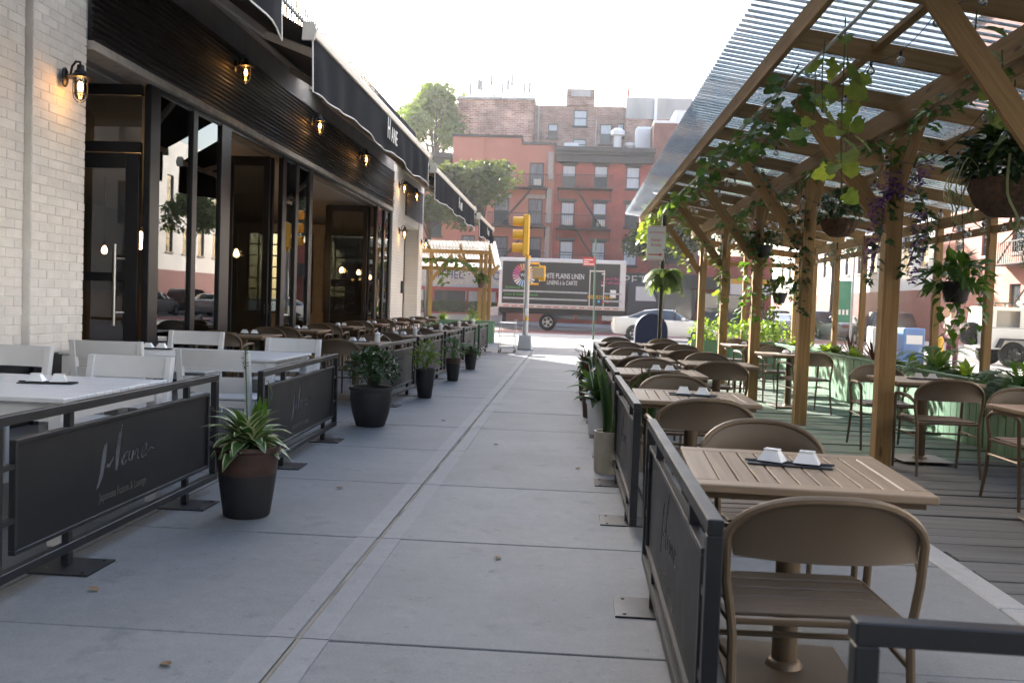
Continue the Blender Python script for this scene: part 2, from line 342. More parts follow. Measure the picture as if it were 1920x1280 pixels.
# ================================================================ ground
def gz(X): return max(0., (-2.4 - X) * .035)
def struct(o): o['kind'] = 'structure'; return o
struct(MB().box(-400, 400, -300, 500, -.6, -.13).obj('ground', mat('worn asphalt', (.12, .118, .115), .9, var=.2, scale=.7, bump=.3, bscale=90)))
struct(MB().box(-90, 120, 36.56, 46, -.13, -.126).obj('road', m_apron))
struct(MB().box(2.16, 13.6, -30, 36.5, -.13, -.1255).obj('road', concrete('avenue surface', (.26, .255, .25))))
struct(MB().box(-90, 120, 46.1, 52, -.13, -.125).obj('bus_lane', m_bus))
struct(MB().box(-90, 19.9, 60, 69.9, -.13, .0).obj('sidewalk', m_kerb))
for i in range(9):
    struct(MB().box(2.8 + i * 1.2, 3.35 + i * 1.2, 32.2, 35.4, -.1255, -.1215).obj('crosswalk_stripe', m_linep))
struct(MB().box(-90, 120, 52.06, 52.2, -.13, -.1215).obj('lane_line', m_linep))
sw = MB().box(-2.4, 2.0, -3, 36.4, -.129, -.014)
sw.add([(-4.95, -3, .075), (-2.4, -3, -.014), (-2.4, 36.4, -.014), (-4.95, 36.4, .075), (-4.95, -3, -.129), (-4.95, 36.4, -.129)], [(0, 1, 2, 3), (0, 3, 5, 4)])
sw = struct(sw.obj('sidewalk', mat('dark joint grout', (.05, .05, .05), .95)))  # dark bed colour that shows in the open joints
struct(MB().box(-60, -4.95, 28.9, 36.4, -.129, .03).obj('sidewalk', m_slab))
def slab_mesh(x0, x1, L):
    return MB().box(x0, x1, 0, L, -.07, 0).mesh('slab', m_slab, bevel=.0035)
cols = [(-2.392, -.995), (-.973, .546), (.556, 1.995)]
meshes = [slab_mesh(a, b, 1.488) for a, b in cols]
tilt = slab_mesh(0, 2.5, 1.488); strip = [MB().box(a, b, 0, 1.49, -.002, .0022).mesh('border_strip', m_strip) for a, b in ((-1.105, -.9975), (-.9705, -.865))]
filler = MB().box(-.9935, -.9745, 0, 1.497, -.05, -.0015).mesh('joint_filler', mat('old joint board', (.25, .22, .175), .9, var=.35, scale=9, stretch=(1, .3, 1), bump=.8), bevel=.003)
for k in range(25):
    y = -1.14 + 1.5 * k
    for me in meshes: link('slab', me, sw, (0, y, R.uniform(-.0015, .0015)))
    for me in strip: link('border_strip', me, sw, (R.uniform(-.004, .004), y, 0))
    link('joint_filler', filler, sw, (R.uniform(-.002, .002), y, 0), (0, 0, R.uniform(-.001, .001)))
    o = link('slab', tilt, sw, (-2.402 - 2.5, y, .0875), (0, math.atan(.035), 0))
kb = struct(MB().box(2.0, 2.14, -3, 36.4, -.129, -.03).obj('kerb', m_kerb))
km = MB().box(.003, .147, .004, 1.796, -.1, 0).mesh('kerb_stone', m_kerb, bevel=.008)
for k in range(22): link('kerb_stone', km, kb, (2.0, -3 + 1.8 * k, R.uniform(-.004, .004)))
for k in range(30): link('kerb_stone', km, kb, (2.14 - 1.8 * k, 36.4, -.004), (0, 0, math.pi / 2))
# ================================================================ corner restaurant on the left
WX = -4.75
rest = thing('corner_restaurant', 'corner restaurant with white brick piers, black louvre band and folding glass doors', 'building', (0, 0, 0))
bw, bh = .25, .0838
def brick_mesh(L): return MB().box(-.03, 0, .0028, L - .0028, .0028, bh - .0028).mesh('brick', m_wbrick, bevel=.005)
bmF, bmH = brick_mesh(bw), brick_mesh(bw / 2)
def brick_wall(parent, x, y0, y1, z0, z1, near=False):
    n = 0
    for r in range(int((z1 - z0) / bh)):
        z = z0 + r * bh; y = y0 - (bw / 2 if r % 2 else 0) * (0 if near else 1)
        y = y0; first = bool(r % 2)
        while y < y1 - .05:
            L = bw / 2 if (first or y + bw > y1 + .01) else bw
            first = False
            link('brick', bmH if L < bw else bmF, parent, (x + R.uniform(-.0025, .0025), y + R.uniform(-.002, .002), z), (R.uniform(-.004, .004), 0, R.uniform(-.008, .008))); y += L
wl = MB().box(-5.1, -4.833, -3, 7.74, 0, 5.7).obj('wall', m_wpaint, rest)
brick_wall(wl, -4.825, 6.99, 7.74, .71, 4.2)
pr = MB().box(-5.1, -4.763, 7.742, 8.6, 0, 5.7).obj('pier', m_wpaint, rest)
brick_wall(pr, -4.755, 7.742, 8.617, .71, 4.2)
MB().box(-5.1, -4.745, -3, 7.735, 0, .70).box(-5.1, -4.70, 7.735, 8.62, 0, .705).obj('plinth', m_black, rest, bevel=.01)
# header, louvre band, upper wall
MB().box(-5.15, WX - .005, 8.6, 23.8, 3.64, 4.9).obj('header_wall', m_grey, rest)
lg = MB()
y = 8.63
while y < 23.75:
    L = min(R.choice((.6, .75, .9)), 23.78 - y); lg.box(-4.98, -4.70 + R.uniform(-.004, .004), y + .003, y + L - .003, 3.625, 3.715); y += L
lg.obj('ledge', m_ledge, rest, bevel=.006)
band = MB().box(-4.752, -4.735, 8.62, 23.8, 3.715, 4.69).obj('louvre_band', m_dk, rest)
sl = MB().prism([(0, 0), (.045, .004), (.047, .012), (.004, .058), (0, .058)], 8.625, 23.79, 'y').mesh('slat', m_louv)
for k in range(16): link('slat', sl, band, (-4.738, 0, 3.722 + k * .0605), (0, 0, R.uniform(-.0004, .0004)))
sl2 = MB().prism([(0, 0), (.045, .004), (.047, .012), (.004, .058), (0, .058)], 25.6, 28.55, 'y').mesh('slat', m_louv)
for k in range(16): link('slat', sl2, band, (-4.738, 0, 3.722 + k * .0605))
uw = MB().box(-5.12, -4.758, -3, 28.8, 4.9, 5.66).obj('upper_wall', m_grey, rest)
MB().box(-5.2, -4.70, -3, 28.9, 5.66, 5.78).obj('coping', m_ledge, rest, bevel=.01)
rl = MB().box(-4.98, -4.94, 5, 28.8, 6.22, 6.26)
rl = rl.obj('roof_railing', m_black, rest)
pk = MB().box(-.012, .012, -.012, .012, 0, .72).mesh('picket', m_black)
for k in range(150): link('picket', pk, rl, (-4.96, 8.0 + k * .135, 5.78))
# far piers and last bay
MB().box(-5.15, -4.73, 23.8, 25.55, 0, 4.9).obj('pier', m_wfar, rest)
MB().box(-5.15, -4.735, 28.05, 28.8, 0, 4.9).obj('pier', m_wfar, rest)
MB().box(-5.15, -4.757, 25.55, 28.05, 3.5, 4.9).obj('header_wall', m_wfar, rest)
MB().box(-5.6, -5.25, 25.5, 28.1, .08, 3.6).obj('bay_wall', m_wfar, rest)
mbx = MB().box(-.07, .0, 0, .22, 0, .34).obj('menu_case', m_black, rest, bevel=.006, loc=(-4.66, 25.3, 1.55)); mbx.location = (-4.665, 25.2, 1.5)
# interior shell
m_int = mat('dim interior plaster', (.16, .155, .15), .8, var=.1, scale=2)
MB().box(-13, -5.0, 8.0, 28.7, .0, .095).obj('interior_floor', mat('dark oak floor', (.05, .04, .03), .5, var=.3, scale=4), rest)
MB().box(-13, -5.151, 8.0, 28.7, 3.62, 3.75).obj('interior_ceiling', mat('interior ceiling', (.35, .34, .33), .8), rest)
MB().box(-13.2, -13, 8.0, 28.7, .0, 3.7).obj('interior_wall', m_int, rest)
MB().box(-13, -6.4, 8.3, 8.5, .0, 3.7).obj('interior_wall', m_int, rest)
MB().box(-13.2, -4.9, -3, 28.7, 5.55, 5.65).obj('roof', m_grey, rest)
ew = MB(); T = Matrix(((-1, 0, 0, -5.15), (0, 0, 1, 28.78), (0, 1, 0, 0), (0, 0, 0, 1)))
holes = [(.6 + i * 2.5, 2.7 + i * 2.5, .8, 3.3) for i in range(3)]
wall_holes(ew, T, 8.05, 5.6, holes, .3)
ew = ew.obj('end_wall', m_wpaint, rest); m_tint = glassmat('tinted glass', (.28, .30, .30), 0, 1.5, .03)
for a, b, c, d in holes:
    g = MB()
    for i in range(7): g.box(-5.15 - a - (b - a) * i / 6 - .02, -5.15 - a - (b - a) * i / 6 + .02, 28.6, 28.64, c, d)
    for j in range(8): g.box(-5.15 - b, -5.15 - a, 28.597, 28.637, c + (d - c) * j / 7 - .02, c + (d - c) * j / 7 + .02)
    g.obj('window_grille', m_frame, rest); MB().box(-5.15 - b, -5.15 - a, 28.655, 28.66, c, d).obj('window_pane', m_tint, rest)
bar = MB().box(-11.5, -10.6, 13, 22, .1, 1.2).box(-11.6, -10.5, 12.9, 22.1, 1.2, 1.26).obj('bar_counter', mat('bar wood', (.10, .06, .035), .5), rest)
# storefront frames and glass
fr = MB()
for y, wd in ((10.12, .24), (11.22, .14), (12.25, .34), (14.82, .2), (15.52, .16), (16.36, .2), (22.08, .2), (22.95, .14), (23.72, .16)):
    fr.box(-4.84, -4.76, y - wd / 2, y + wd / 2, .09, 3.60)
fr.box(-4.83, -4.77, 10.0, 23.79, 3.565, 3.622); fr.box(-4.83, -4.77, 10.0, 12.1, .09, .28); fr.box(-4.83, -4.77, 14.75, 16.4, .09, .28); fr.box(-4.83, -4.77, 22.0, 23.75, .09, .28)
fr.obj('storefront_frame', m_frame, rest, bevel=.006)
for a, b in ((10.24, 11.15), (11.29, 12.08), (14.92, 15.44), (15.6, 16.26), (22.18, 22.88), (23.02, 23.64)):
    MB().box(-4.805, -4.795, a, b, .28, 3.565).obj('window_pane', m_glass, rest)
# entrance screen facing the camera at the back of the entry recess
MB().box(-6.4, -4.9, 10.02, 10.1, 3.5, 3.62).box(-6.4, -4.9, 10.025, 10.095, 2.86, 2.98).box(-5.72, -5.62, 10.03, 10.09, 2.98, 3.5).box(-6.42, -6.34, 8.5, 10.0, .09, 3.62).obj('entrance_frame', m_frame, rest, bevel=.004)
MB().box(-6.34, -5.72, 10.055, 10.065, 2.98, 3.5).box(-5.62, -4.9, 10.055, 10.065, 2.98, 3.5).obj('transom_pane', m_glass, rest)
dr = MB().box(-6.0, -5.88, 10.02, 10.07, .11, 2.85).box(-5.06, -4.90, 10.02, 10.07, .11, 2.85).box(-5.88, -5.06, 10.021, 10.069, 2.68, 2.85).box(-5.88, -5.06, 10.021, 10.069, .11, .4).box(-5.88, -5.06, 10.022, 10.068, 1.40, 1.50).obj('entrance_door', m_frame, rest, bevel=.004)
MB().box(-5.88, -5.06, 10.04, 10.05, .4, 1.4).box(-5.88, -5.06, 10.04, 10.05, 1.5, 2.68).obj('pane', m_glass, dr)
MB().tube([(-5.12, 9.93, .9), (-5.12, 9.93, 1.82)], .018, 10).tube([(-5.12, 9.93, 1.05), (-5.05, 10.02, 1.05)], .012, 8).tube([(-5.12, 9.93, 1.66), (-5.05, 10.02, 1.66)], .012, 8).obj('handle', m_chrome, dr, smooth=1)
def fold_leaf(x0, x1, y):
    d = MB().box(x0, x0 + .1, y - .03, y + .03, .1, 3.55).box(x1 - .1, x1, y - .03, y + .03, .1, 3.55).box(x0 + .1, x1 - .1, y - .028, y + .028, 3.4, 3.55).box(x0 + .1, x1 - .1, y - .028, y + .028, .1, .35).obj('folding_door', m_frame, rest, bevel=.004)
    MB().box(x0 + .1, x1 - .1, y - .005, y + .005, .35, 3.4).obj('pane', m_glass, d)
    MB().box(x1 - .06, x1 - .03, y - .07, y - .03, 1.0, 1.16).obj('handle', m_black, d)
fold_leaf(-5.68, -4.9, 14.68); fold_leaf(-5.62, -4.92, 14.55); fold_leaf(-6.0, -4.9, 21.9); fold_leaf(-5.9, -4.93, 21.75)
# pendant lamps inside
pl = thing('pendant_lamp', 'glowing glass pendant bulb hanging from the restaurant ceiling', 'lamp', group='pendant bulbs inside the restaurant')
MB().tube([(0, 0, .14), (0, 0, 1.5)], .008, 6).lathe([(.03, .1), (.035, .18), (.02, .2)], 10).obj('cord', m_tin, pl)
MB().lathe([(.02, .1), (.05, .04), (.06, 0), (.045, -.05), (.01, -.07)], 12).obj('bulb', mat('warm glowing bulb', (1, .55, .2), .4, emis=14), pl, smooth=1)
pp = Placer(pl)
for x, y, z in ((-6.3, 14.0, 2.15), (-6.9, 14.2, 2.15), (-7.6, 15.6, 2.1), (-6.6, 17.6, 2.1), (-7.5, 19.0, 2.1), (-8.6, 20.5, 2.1), (-9.5, 18, 2.1), (-9.5, 22, 2.1), (-7.4, 24, 2.1)): pp.put((x, y, z))
# wall lanterns
m_halo = m_filament
def lantern():
    t = thing('wall_lantern', '', 'lantern')
    M = Matrix.Rotation(math.pi / 2, 4, 'Y')
    bp_ = MB().lathe([(.001, 0), (.062, 0), (.062, .014), (.05, .024), (.001, .03)], 20)
    bp_.v = [(z, y * .75, x * 1.45) for x, y, z in bp_.v]; bp_.obj('back_plate', m_black, t, smooth='n')
    MB().tube([(.02, 0, .0), (.06, 0, .03), (.075, 0, .1), (.11, 0, .145), (.15, 0, .14), (.155, 0, .11)], .011, 8).obj('arm', m_black, t, smooth=1)
    MB().lathe([(.001, .115), (.03, .112), (.034, .07), (.05, .055), (.056, .035), (.075, .022), (.12, .0), (.122, -.008), (.06, -.006), (.001, -.006)], 20, (.155, 0, 0)).obj('cap', m_black, t, smooth='n')
    MB().lathe([(.052, -.008), (.052, -.14), (.046, -.175), (.028, -.2), (.001, -.21)], 16, (.155, 0, 0)).obj('glass_jar', m_bulbg, t, smooth='n')
    cg = MB()
    for z in (-.045, -.15): cg.tube([(.155 + .062 * math.cos(a * math.pi / 8), .062 * math.sin(a * math.pi / 8), z) for a in range(16)], .004, 5, closed=True)
    for a in range(4):
        c, s = math.cos(a * math.pi / 2 + .5), math.sin(a * math.pi / 2 + .5)
        cg.tube([(.155 + c * r, s * r, z) for r, z in ((.06, -.005), (.062, -.15), (.052, -.19), (.028, -.22), (.0, -.23))], .004, 5)
    cg.obj('cage', m_black, t, smooth=1)
    bl = MB().lathe([(.008, -.03), (.02, -.06), (.022, -.1), (.012, -.125), (.001, -.13)], 10, (.155, 0, 0)).obj('bulb', m_filament, t, smooth='n')
    return t
lp = Placer(lantern())
for (y, z, x, lab) in ((8.16, 3.24, -4.715, 'black caged wall lantern on the white brick pier beside the entrance door'), (12.3, 4.42, -4.69, 'black caged wall lantern on the louvre band, first past the entrance'), (16.0, 4.42, -4.69, 'black caged wall lantern on the louvre band, second past the entrance'), (19.7, 4.42, -4.69, 'black caged wall lantern on the louvre band, third past the entrance'), (24.5, 4.42, -4.725, 'upper black caged lantern on the white pier past the louvre band'), (26.3, 4.42, -4.69, 'black caged wall lantern on the short louvre band of the last bay'), (24.7, 3.2, -4.725, 'lower black caged lantern on the white pier above the menu case'), (28.45, 3.16, -4.73, 'black caged lantern on the white pier at the building corner')):
    o = lp.put((x, y, z), 0, lab, 'caged wall lanterns')
    pl_ = bpy.data.lights.new('lantern_light', 'POINT'); pl_.energy = .3; pl_.color = (1, .55, .22); pl_.shadow_soft_size = .03
    lo = bpy.data.objects.new('lantern_light', pl_); COL.objects.link(lo); lo.location = (x + .155, y, z - .26)
# awnings
def awning(y0, y1, zb, zt, lab, text_y=None, tsize=.36):
    t = thing('awning', lab, 'awning', (0, 0, 0), 0, 'navy awnings over the storefront')
    xf, xw = -2.5, -4.74
    c = MB(); n = 8; vs = []
    for i in range(n + 1):
        u = i / n
        vs.append((xw + (xf - xw) * u, zt + (zb - zt) * u - .05 * math.sin(math.pi * u)))
    for i in range(n):
        a, b = vs[i], vs[i + 1]
        c.quad((a[0], y0, a[1]), (b[0], y0, b[1]), (b[0], y1, b[1]), (a[0], y1, a[1]))
        c.quad((a[0], y0, a[1] + .006), (a[0], y1, a[1] + .006), (b[0], y1, b[1] + .006), (b[0], y0, b[1] + .006))
    c.obj('canopy', m_awn, t, smooth='m')
    MB().prism([(xf - .03, zb - .05), (xf + .05, zb - .045), (xf + .06, zb + .03), (xf + .03, zb + .06), (xf - .04, zb + .05)], y0 - .03, y1 + .03, 'y').obj('front_bar', m_cream, t, bevel=.008)
    for yy in (y0 - .055, y1 + .032): MB().prism([(xf - .06, zb - .09), (xf + .06, zb - .09), (xf + .085, zb + .0), (xf + .05, zb + .085), (xf - .05, zb + .08)], yy, yy + .023, 'y').obj('end_cap', m_cream, t, bevel=.006)
    va = MB(); k = 60; top = []; bot = []
    for i in range(k + 1):
        y_ = y0 + (y1 - y0) * i / k; u = i / k
        sag = .03 * math.sin(u * math.pi * 2 * 3) + .05 * math.exp(-u * 18) + .05 * math.exp(-(1 - u) * 18)
        xx = xf + .045 + .018 * math.sin(u * 22) + .012 * math.sin(u * 61)
        top.append((xf + .03, y_, zb - .048)); bot.append((xx, y_, zb - .50 - sag))
    mid = [((a[0] + b[0]) / 2 + .012 * math.sin(i * .9), a[1], (a[2] + b[2]) / 2) for i, (a, b) in enumerate(zip(top, bot))]
    for i in range(k):
        va.quad(top[i], top[i + 1], mid[i + 1], mid[i]); va.quad(mid[i], mid[i + 1], bot[i + 1], bot[i])
    v = va.obj('valance', m_awn, t, smooth='m')
    MB().tube([top[0]] + [mid[0]] + bot + [mid[-1]] + [top[-1]], .008, 5).obj('piping', m_white, v, smooth=1)
    for ya, s in ((y0 + .6, 1), (y1 - .6, -1)):
        ar = MB(); e = (-3.55, ya + s * 1.25, zb + .5)
        for p, q in (((-4.7, ya, zt - .14), e), (e, (xf - .05, ya + s * .3, zb - .02))):
            p, q = Vector(p), Vector(q); d = q - p; Mx = Matrix.Translation(p) @ d.to_track_quat('X', 'Z').to_matrix().to_4x4()
            ar.box(0, d.length, -.03, .03, -.045, .045, 0, Mx)
        ar.obj('folding_arm', m_cream, t, bevel=.006)
    MB().box(-4.755, -4.66, y0 - .05, y1 + .05, zt - .1, zt + .1).obj('cassette', m_cream, t, bevel=.01)
    if text_y:
        s = tsize; H_ = lettering('H', s, m_white, v, (xf + .085, text_y - .26, zb - .25), TXP, .62); lettering('ANE', s * .70, m_white, v, (xf + .085, text_y + .11, zb - .29), TXP, .72, spacing=1.1)
    return t
awning(.3, 7.5, 3.97, 5.2, 'navy awning over the white brick wall before the entrance')
awning(8.4, 15.4, 3.76, 5.15, 'large navy awning lettered HANE over the entrance and first folding doors', 12.0, .40)
awning(16.1, 22.9, 3.66, 5.1, 'navy awning lettered HANE over the far folding doors', 19.6, .34)
awning(24.2, 28.4, 3.62, 5.05, 'short navy awning over the last bay at the building corner', 26.3, .3)
# unseen brick block added behind the restaurant to shade sidewalk and planters
shade_blk = thing('shade_block', 'tall unseen brick block added behind the corner restaurant for its shade', 'building', (0, 0, 0))
a_ = MB(); wall_holes(a_, Matrix(((0, 0, 1, -18), (1, 0, 0, -8), (0, 1, 0, 0), (0, 0, 0, 1))), 57, 24.0, [(1.5 + i * 3, 2.8 + i * 3, 1.5 + j * 3.2, 3.3 + j * 3.2) for i in range(18) for j in range(7)], .25)
a_.box(-32, -18.26, -8, 49, 0, 24.0); a_.obj('wall', brickmat('brown brick', (.22, .12, .08), (.26, .15, .10), (.3, .28, .25), axis='YZ'), shade_blk)
MB().box(-32.2, -17.8, -8.2, 49.2, 24.0, 24.3).obj('roof', m_grey, shade_blk)
# ================================================================ fence panels
def stroke(pts, ws):
    P = [Vector((p[0], p[1])) for p in pts]; L = []; Rr = []
    # resample smoothly
    for i, p in enumerate(P):
        t = (P[min(i + 1, len(P) - 1)] - P[max(i - 1, 0)]).normalized(); nn = Vector((-t.y, t.x)); w_ = ws[i] if isinstance(ws, list) else ws
        L.append(p + nn * w_); Rr.append(p - nn * w_)
    return [(p.x, p.y) for p in L] + [(p.x, p.y) for p in reversed(Rr)]
def cr(pts, n=4):   # catmull-rom
    P = [Vector(p) for p in pts]; out = []
    for i in range(len(P) - 1):
        a, b, c, d = P[max(i - 1, 0)], P[i], P[i + 1], P[min(i + 2, len(P) - 1)]
        for k in range(n):
            t = k / n
            out.append(.5 * (2 * b + (c - a) * t + (2 * a - 5 * b + 4 * c - d) * t * t + (3 * b - a - 3 * c + d) * t ** 3))
    return out + [P[-1]]
LOGO = [[(-.02, -.06), (.02, .25), (.035, .62), (.06, .78), (.075, .74), (.085, .82), (.11, .76), (.105, .45), (.08, .15), (.03, -.02)],
        [(.275, .2), (.255, .55), (.29, .93), (.305, .9), (.33, 1.06), (.35, 1.03), (.335, .6), (.325, .26), (.30, .16)],
        [(.125, .36), (.17, .36), (.235, .50), (.235, .42), (.18, .29), (.12, .30)]]
LOGO += [stroke(cr([(.49, .47), (.43, .45), (.385, .33), (.41, .25), (.465, .31)]), .017), stroke(cr([(.515, .48), (.50, .33), (.535, .27)]), .015),
         stroke(cr([(.575, .46), (.565, .36), (.555, .27)]), .015), stroke(cr([(.60, .36), (.645, .47), (.67, .42), (.66, .30), (.695, .26)]), .014),
         stroke(cr([(.765, .36), (.825, .45), (.805, .53), (.75, .46), (.735, .34), (.755, .26), (.83, .29)]), .013), stroke(cr([(.87, .34), (.91, .40), (.94, .385), (.985, .35)]), .013)]
def fence_panel(L):
    t = thing('fence_panel', '', 'fence panel', group='black steel cafe fence panels')
    h = .77; b = .042
    fm = MB()
    fm.box(-b / 2, b / 2, 0, L, h - b, h).box(-b / 2, b / 2, 0, b, .075 + b, h - b).box(-b / 2, b / 2, L - b, L, .075 + b, h - b).box(-b / 2, b / 2, 0, L, .075, .075 + b)
    fm.obj('frame', m_fence, t, bevel=.003)
    y0, y1, z0, z1 = .135, L - .135, .17, .66
    for y in (L * .24, L * .80):
        for za, zb in ((z1, h - b), (.075 + b, z0)): MB().box(-.016, .016, y - .018, y + .018, za, zb).obj('connector', m_fence, t)
    for z in (.32, .55):
        for ya, yb in ((b, y0), (y1, L - b)): MB().box(-.012, .012, ya, yb, z - .012, z + .012).obj('connector', m_fence, t)
    MB().box(-.016, .016, y0, y1, z1 - .02, z1).box(-.016, .016, y0, y1, z0, z0 + .02).box(-.016, .016, y0, y0 + .02, z0 + .02, z1 - .02).box(-.016, .016, y1 - .02, y1, z0 + .02, z1 - .02).obj('panel_rim', m_fence, t, bevel=.002)
    cu = bpy.data.curves.new('sheet', 'CURVE'); cu.dimensions = '2D'; cu.fill_mode = 'BOTH'; cu.extrude = .0015
    def spl(pts):
        s = cu.splines.new('POLY'); s.points.add(len(pts) - 1)
        for p, q in zip(s.points, pts): p.co = (q[0], q[1], 0, 1)
        s.use_cyclic_u = True
    spl([(y0 + .015, z0 + .015), (y1 - .015, z0 + .015), (y1 - .015, z1 - .015), (y0 + .015, z1 - .015)])
    uc = L * .44; sc = .62
    for poly in LOGO: spl([(uc - .2 + (x + .06 * y_) * sc, .325 + y_ * .265) for x, y_ in poly])
    o = bpy.data.objects.new('x', cu); COL.objects.link(o); me = bpy.data.meshes.new_from_object(o.evaluated_get(bpy.context.evaluated_depsgraph_get())); bpy.data.objects.remove(o)
    me.transform(TXP); me.materials.clear(); me.materials.append(m_panel); sh = link('sheet', me, t)
    lettering('Japanese Fusion & Lounge', .062, m_tagl, sh, (.0025, uc + .07, .262), TXP, .78, .0006)
    for i, y in enumerate((L * .24, L * .80)):
        MB().box(-.02, .02, y - .02, y + .02, .008, .075).obj('leg', m_fence, t, bevel=.003)
        MB().box(-.12, .17, y - .13, y + .13, 0, .008).lathe([(.008, .008), (.008, .012), (.001, .013)], 6, (.13, y - .1, 0)).lathe([(.008, .008), (.008, .012), (.001, .013)], 6, (.13, y + .1, 0)).obj('base_plate', m_fence, t)
    return t
m_tagl = mat('cut letters', (.10, .095, .085), .5)
FL, FR = fence_panel(2.35), fence_panel(2.1)
ORD = ['first', 'second', 'third', 'fourth', 'fifth', 'sixth', 'seventh', 'eighth', 'ninth']
pF = Placer(FL)
for i, (y, x, rz) in enumerate(((3.5, -2.30, .004), (6.22, -2.14, .03), (10.45, -2.22, -.02), (13.35, -2.22, -.015), (16.3, -2.22, -.01), (19.2, -2.22, 0), (22.3, -2.2, 0))):
    pF.put((x, y, 0), rz, ('black steel fence panel with Hane lettering ' + ('between a white table and the hosta pot' if i == 0 else 'between the hosta pot and dark shrub pot')) if i < 2 else '%s black fence panel beyond the white tables on the storefront side' % ORD[i - 2])
pG = Placer(FR)
for i, (y, x, rz) in enumerate(((4.42, .42, -.012), (7.2, .405, .0), (9.65, .42, 0), (11.95, .41, 0), (14.2, .42, 0))):
    pG.put((x, y, 0), math.pi + rz, '%s black fence panel beside the pergola chairs, counted toward the traffic signal' % ORD[i])
fe = thing('fence_panel', 'black steel fence panel set crosswise behind the taupe chair, only its corner showing', 'fence panel', (.52, 1.61, 0), -math.pi / 2 - .02)
for ch in FR.children: copy_tree(ch, fe)
# ================================================================ furniture
def brown_chair():
    t = thing('armchair', '', 'chair')
    r = .0135
    def arch(s): return (.272 * s, -.225 - .075 * (1 - s * s), .675 + .128 * (1 - abs(s) ** 2.6) ** .62)
    S = [math.sin(math.pi / 2 * (-1 + 2 * i / 20)) for i in range(21)]
    pts = [(-.252, -.218, .46), (-.268, -.216, .56)] + [arch(s) for s in S] + [(.268, -.216, .56), (.252, -.218, .46)]
    MB().tube(pts, r, 8).obj('back_frame', m_taupe, t, smooth=1)
    sh = MB(); n = 16; tops = []; bots = []
    for i in range(n + 1):
        s = -.965 + 1.93 * i / n; a = arch(s); tops.append((a[0], a[1], max(a[2] - .004, .645))); bots.append((.262 * s, -.222 - .068 * (1 - s * s), .628))
    for off in (.0, .007):
        for i in range(n):
            for q in range(3):
                def lp_(j, f): a, b = bots[j], tops[j]; return (a[0] + (b[0] - a[0]) * f, a[1] + (b[1] - a[1]) * f + off - .003 + .012 * math.sin(math.pi * f), a[2] + (b[2] - a[2]) * f)
                f0, f1 = q / 3, (q + 1) / 3
                vv = [lp_(i, f0), lp_(i + 1, f0), lp_(i + 1, f1), lp_(i, f1)]
                sh.add(vv if off else vv[::-1], [(0, 1, 2, 3)])
    for i in range(n): sh.quad((bots[i][0], bots[i][1] - .003, .628), (bots[i][0], bots[i][1] + .004, .628), (bots[i + 1][0], bots[i + 1][1] + .004, .628), (bots[i + 1][0], bots[i + 1][1] - .003, .628))
    sh.obj('backrest', m_taupe2, t, smooth='m')
    for s in (-1, 1):
        MB().tube([(s * .252, -.218, .46), (s * .246, -.225, .40), (s * .248, -.25, .2), (s * .255, -.29, 0)], [r, r, r, .011], 8).obj('leg', m_taupe, t, smooth=1)
        MB().tube([(s * .285, .205, .60), (s * .282, .215, .45), (s * .275, .225, .25), (s * .27, .235, 0)], [r, r, r, .011], 8).obj('leg', m_taupe, t, smooth=1)
        MB().tube(cr([(s * .268, -.218, .60), (s * .285, -.12, .645), (s * .295, .03, .655), (s * .292, .15, .65), (s * .287, .20, .625), (s * .285, .206, .59)], 3), [.0135] * 3 + [.017] * 8 + [.0135] * 5, 8).obj('armrest', m_taupe, t, smooth=1)
    MB().tube([(-.25, -.2, .437), (-.255, .2, .437), (-.22, .235, .437), (.22, .235, .437), (.255, .2, .437), (.25, -.2, .437)], .012, 8, closed=True).obj('seat_frame', m_taupe, t, smooth=1)
    MB().tube([(-.276, .222, .33), (-.247, -.235, .33)], .009, 6).tube([(.276, .222, .33), (.247, -.235, .33)], .009, 6).tube([(-.26, 0, .33), (.26, 0, .33)], .009, 6).obj('stretcher', m_taupe, t, smooth=1)
    sm = MB().box(-.238, .238, -.037, .037, .447, .459).mesh('slat', m_taupe2, bevel=.003)
    for k in range(5): link('slat', sm, t, (0, -.155 + k * .083, -.004 * math.sin(k / 4 * math.pi)))
    return t
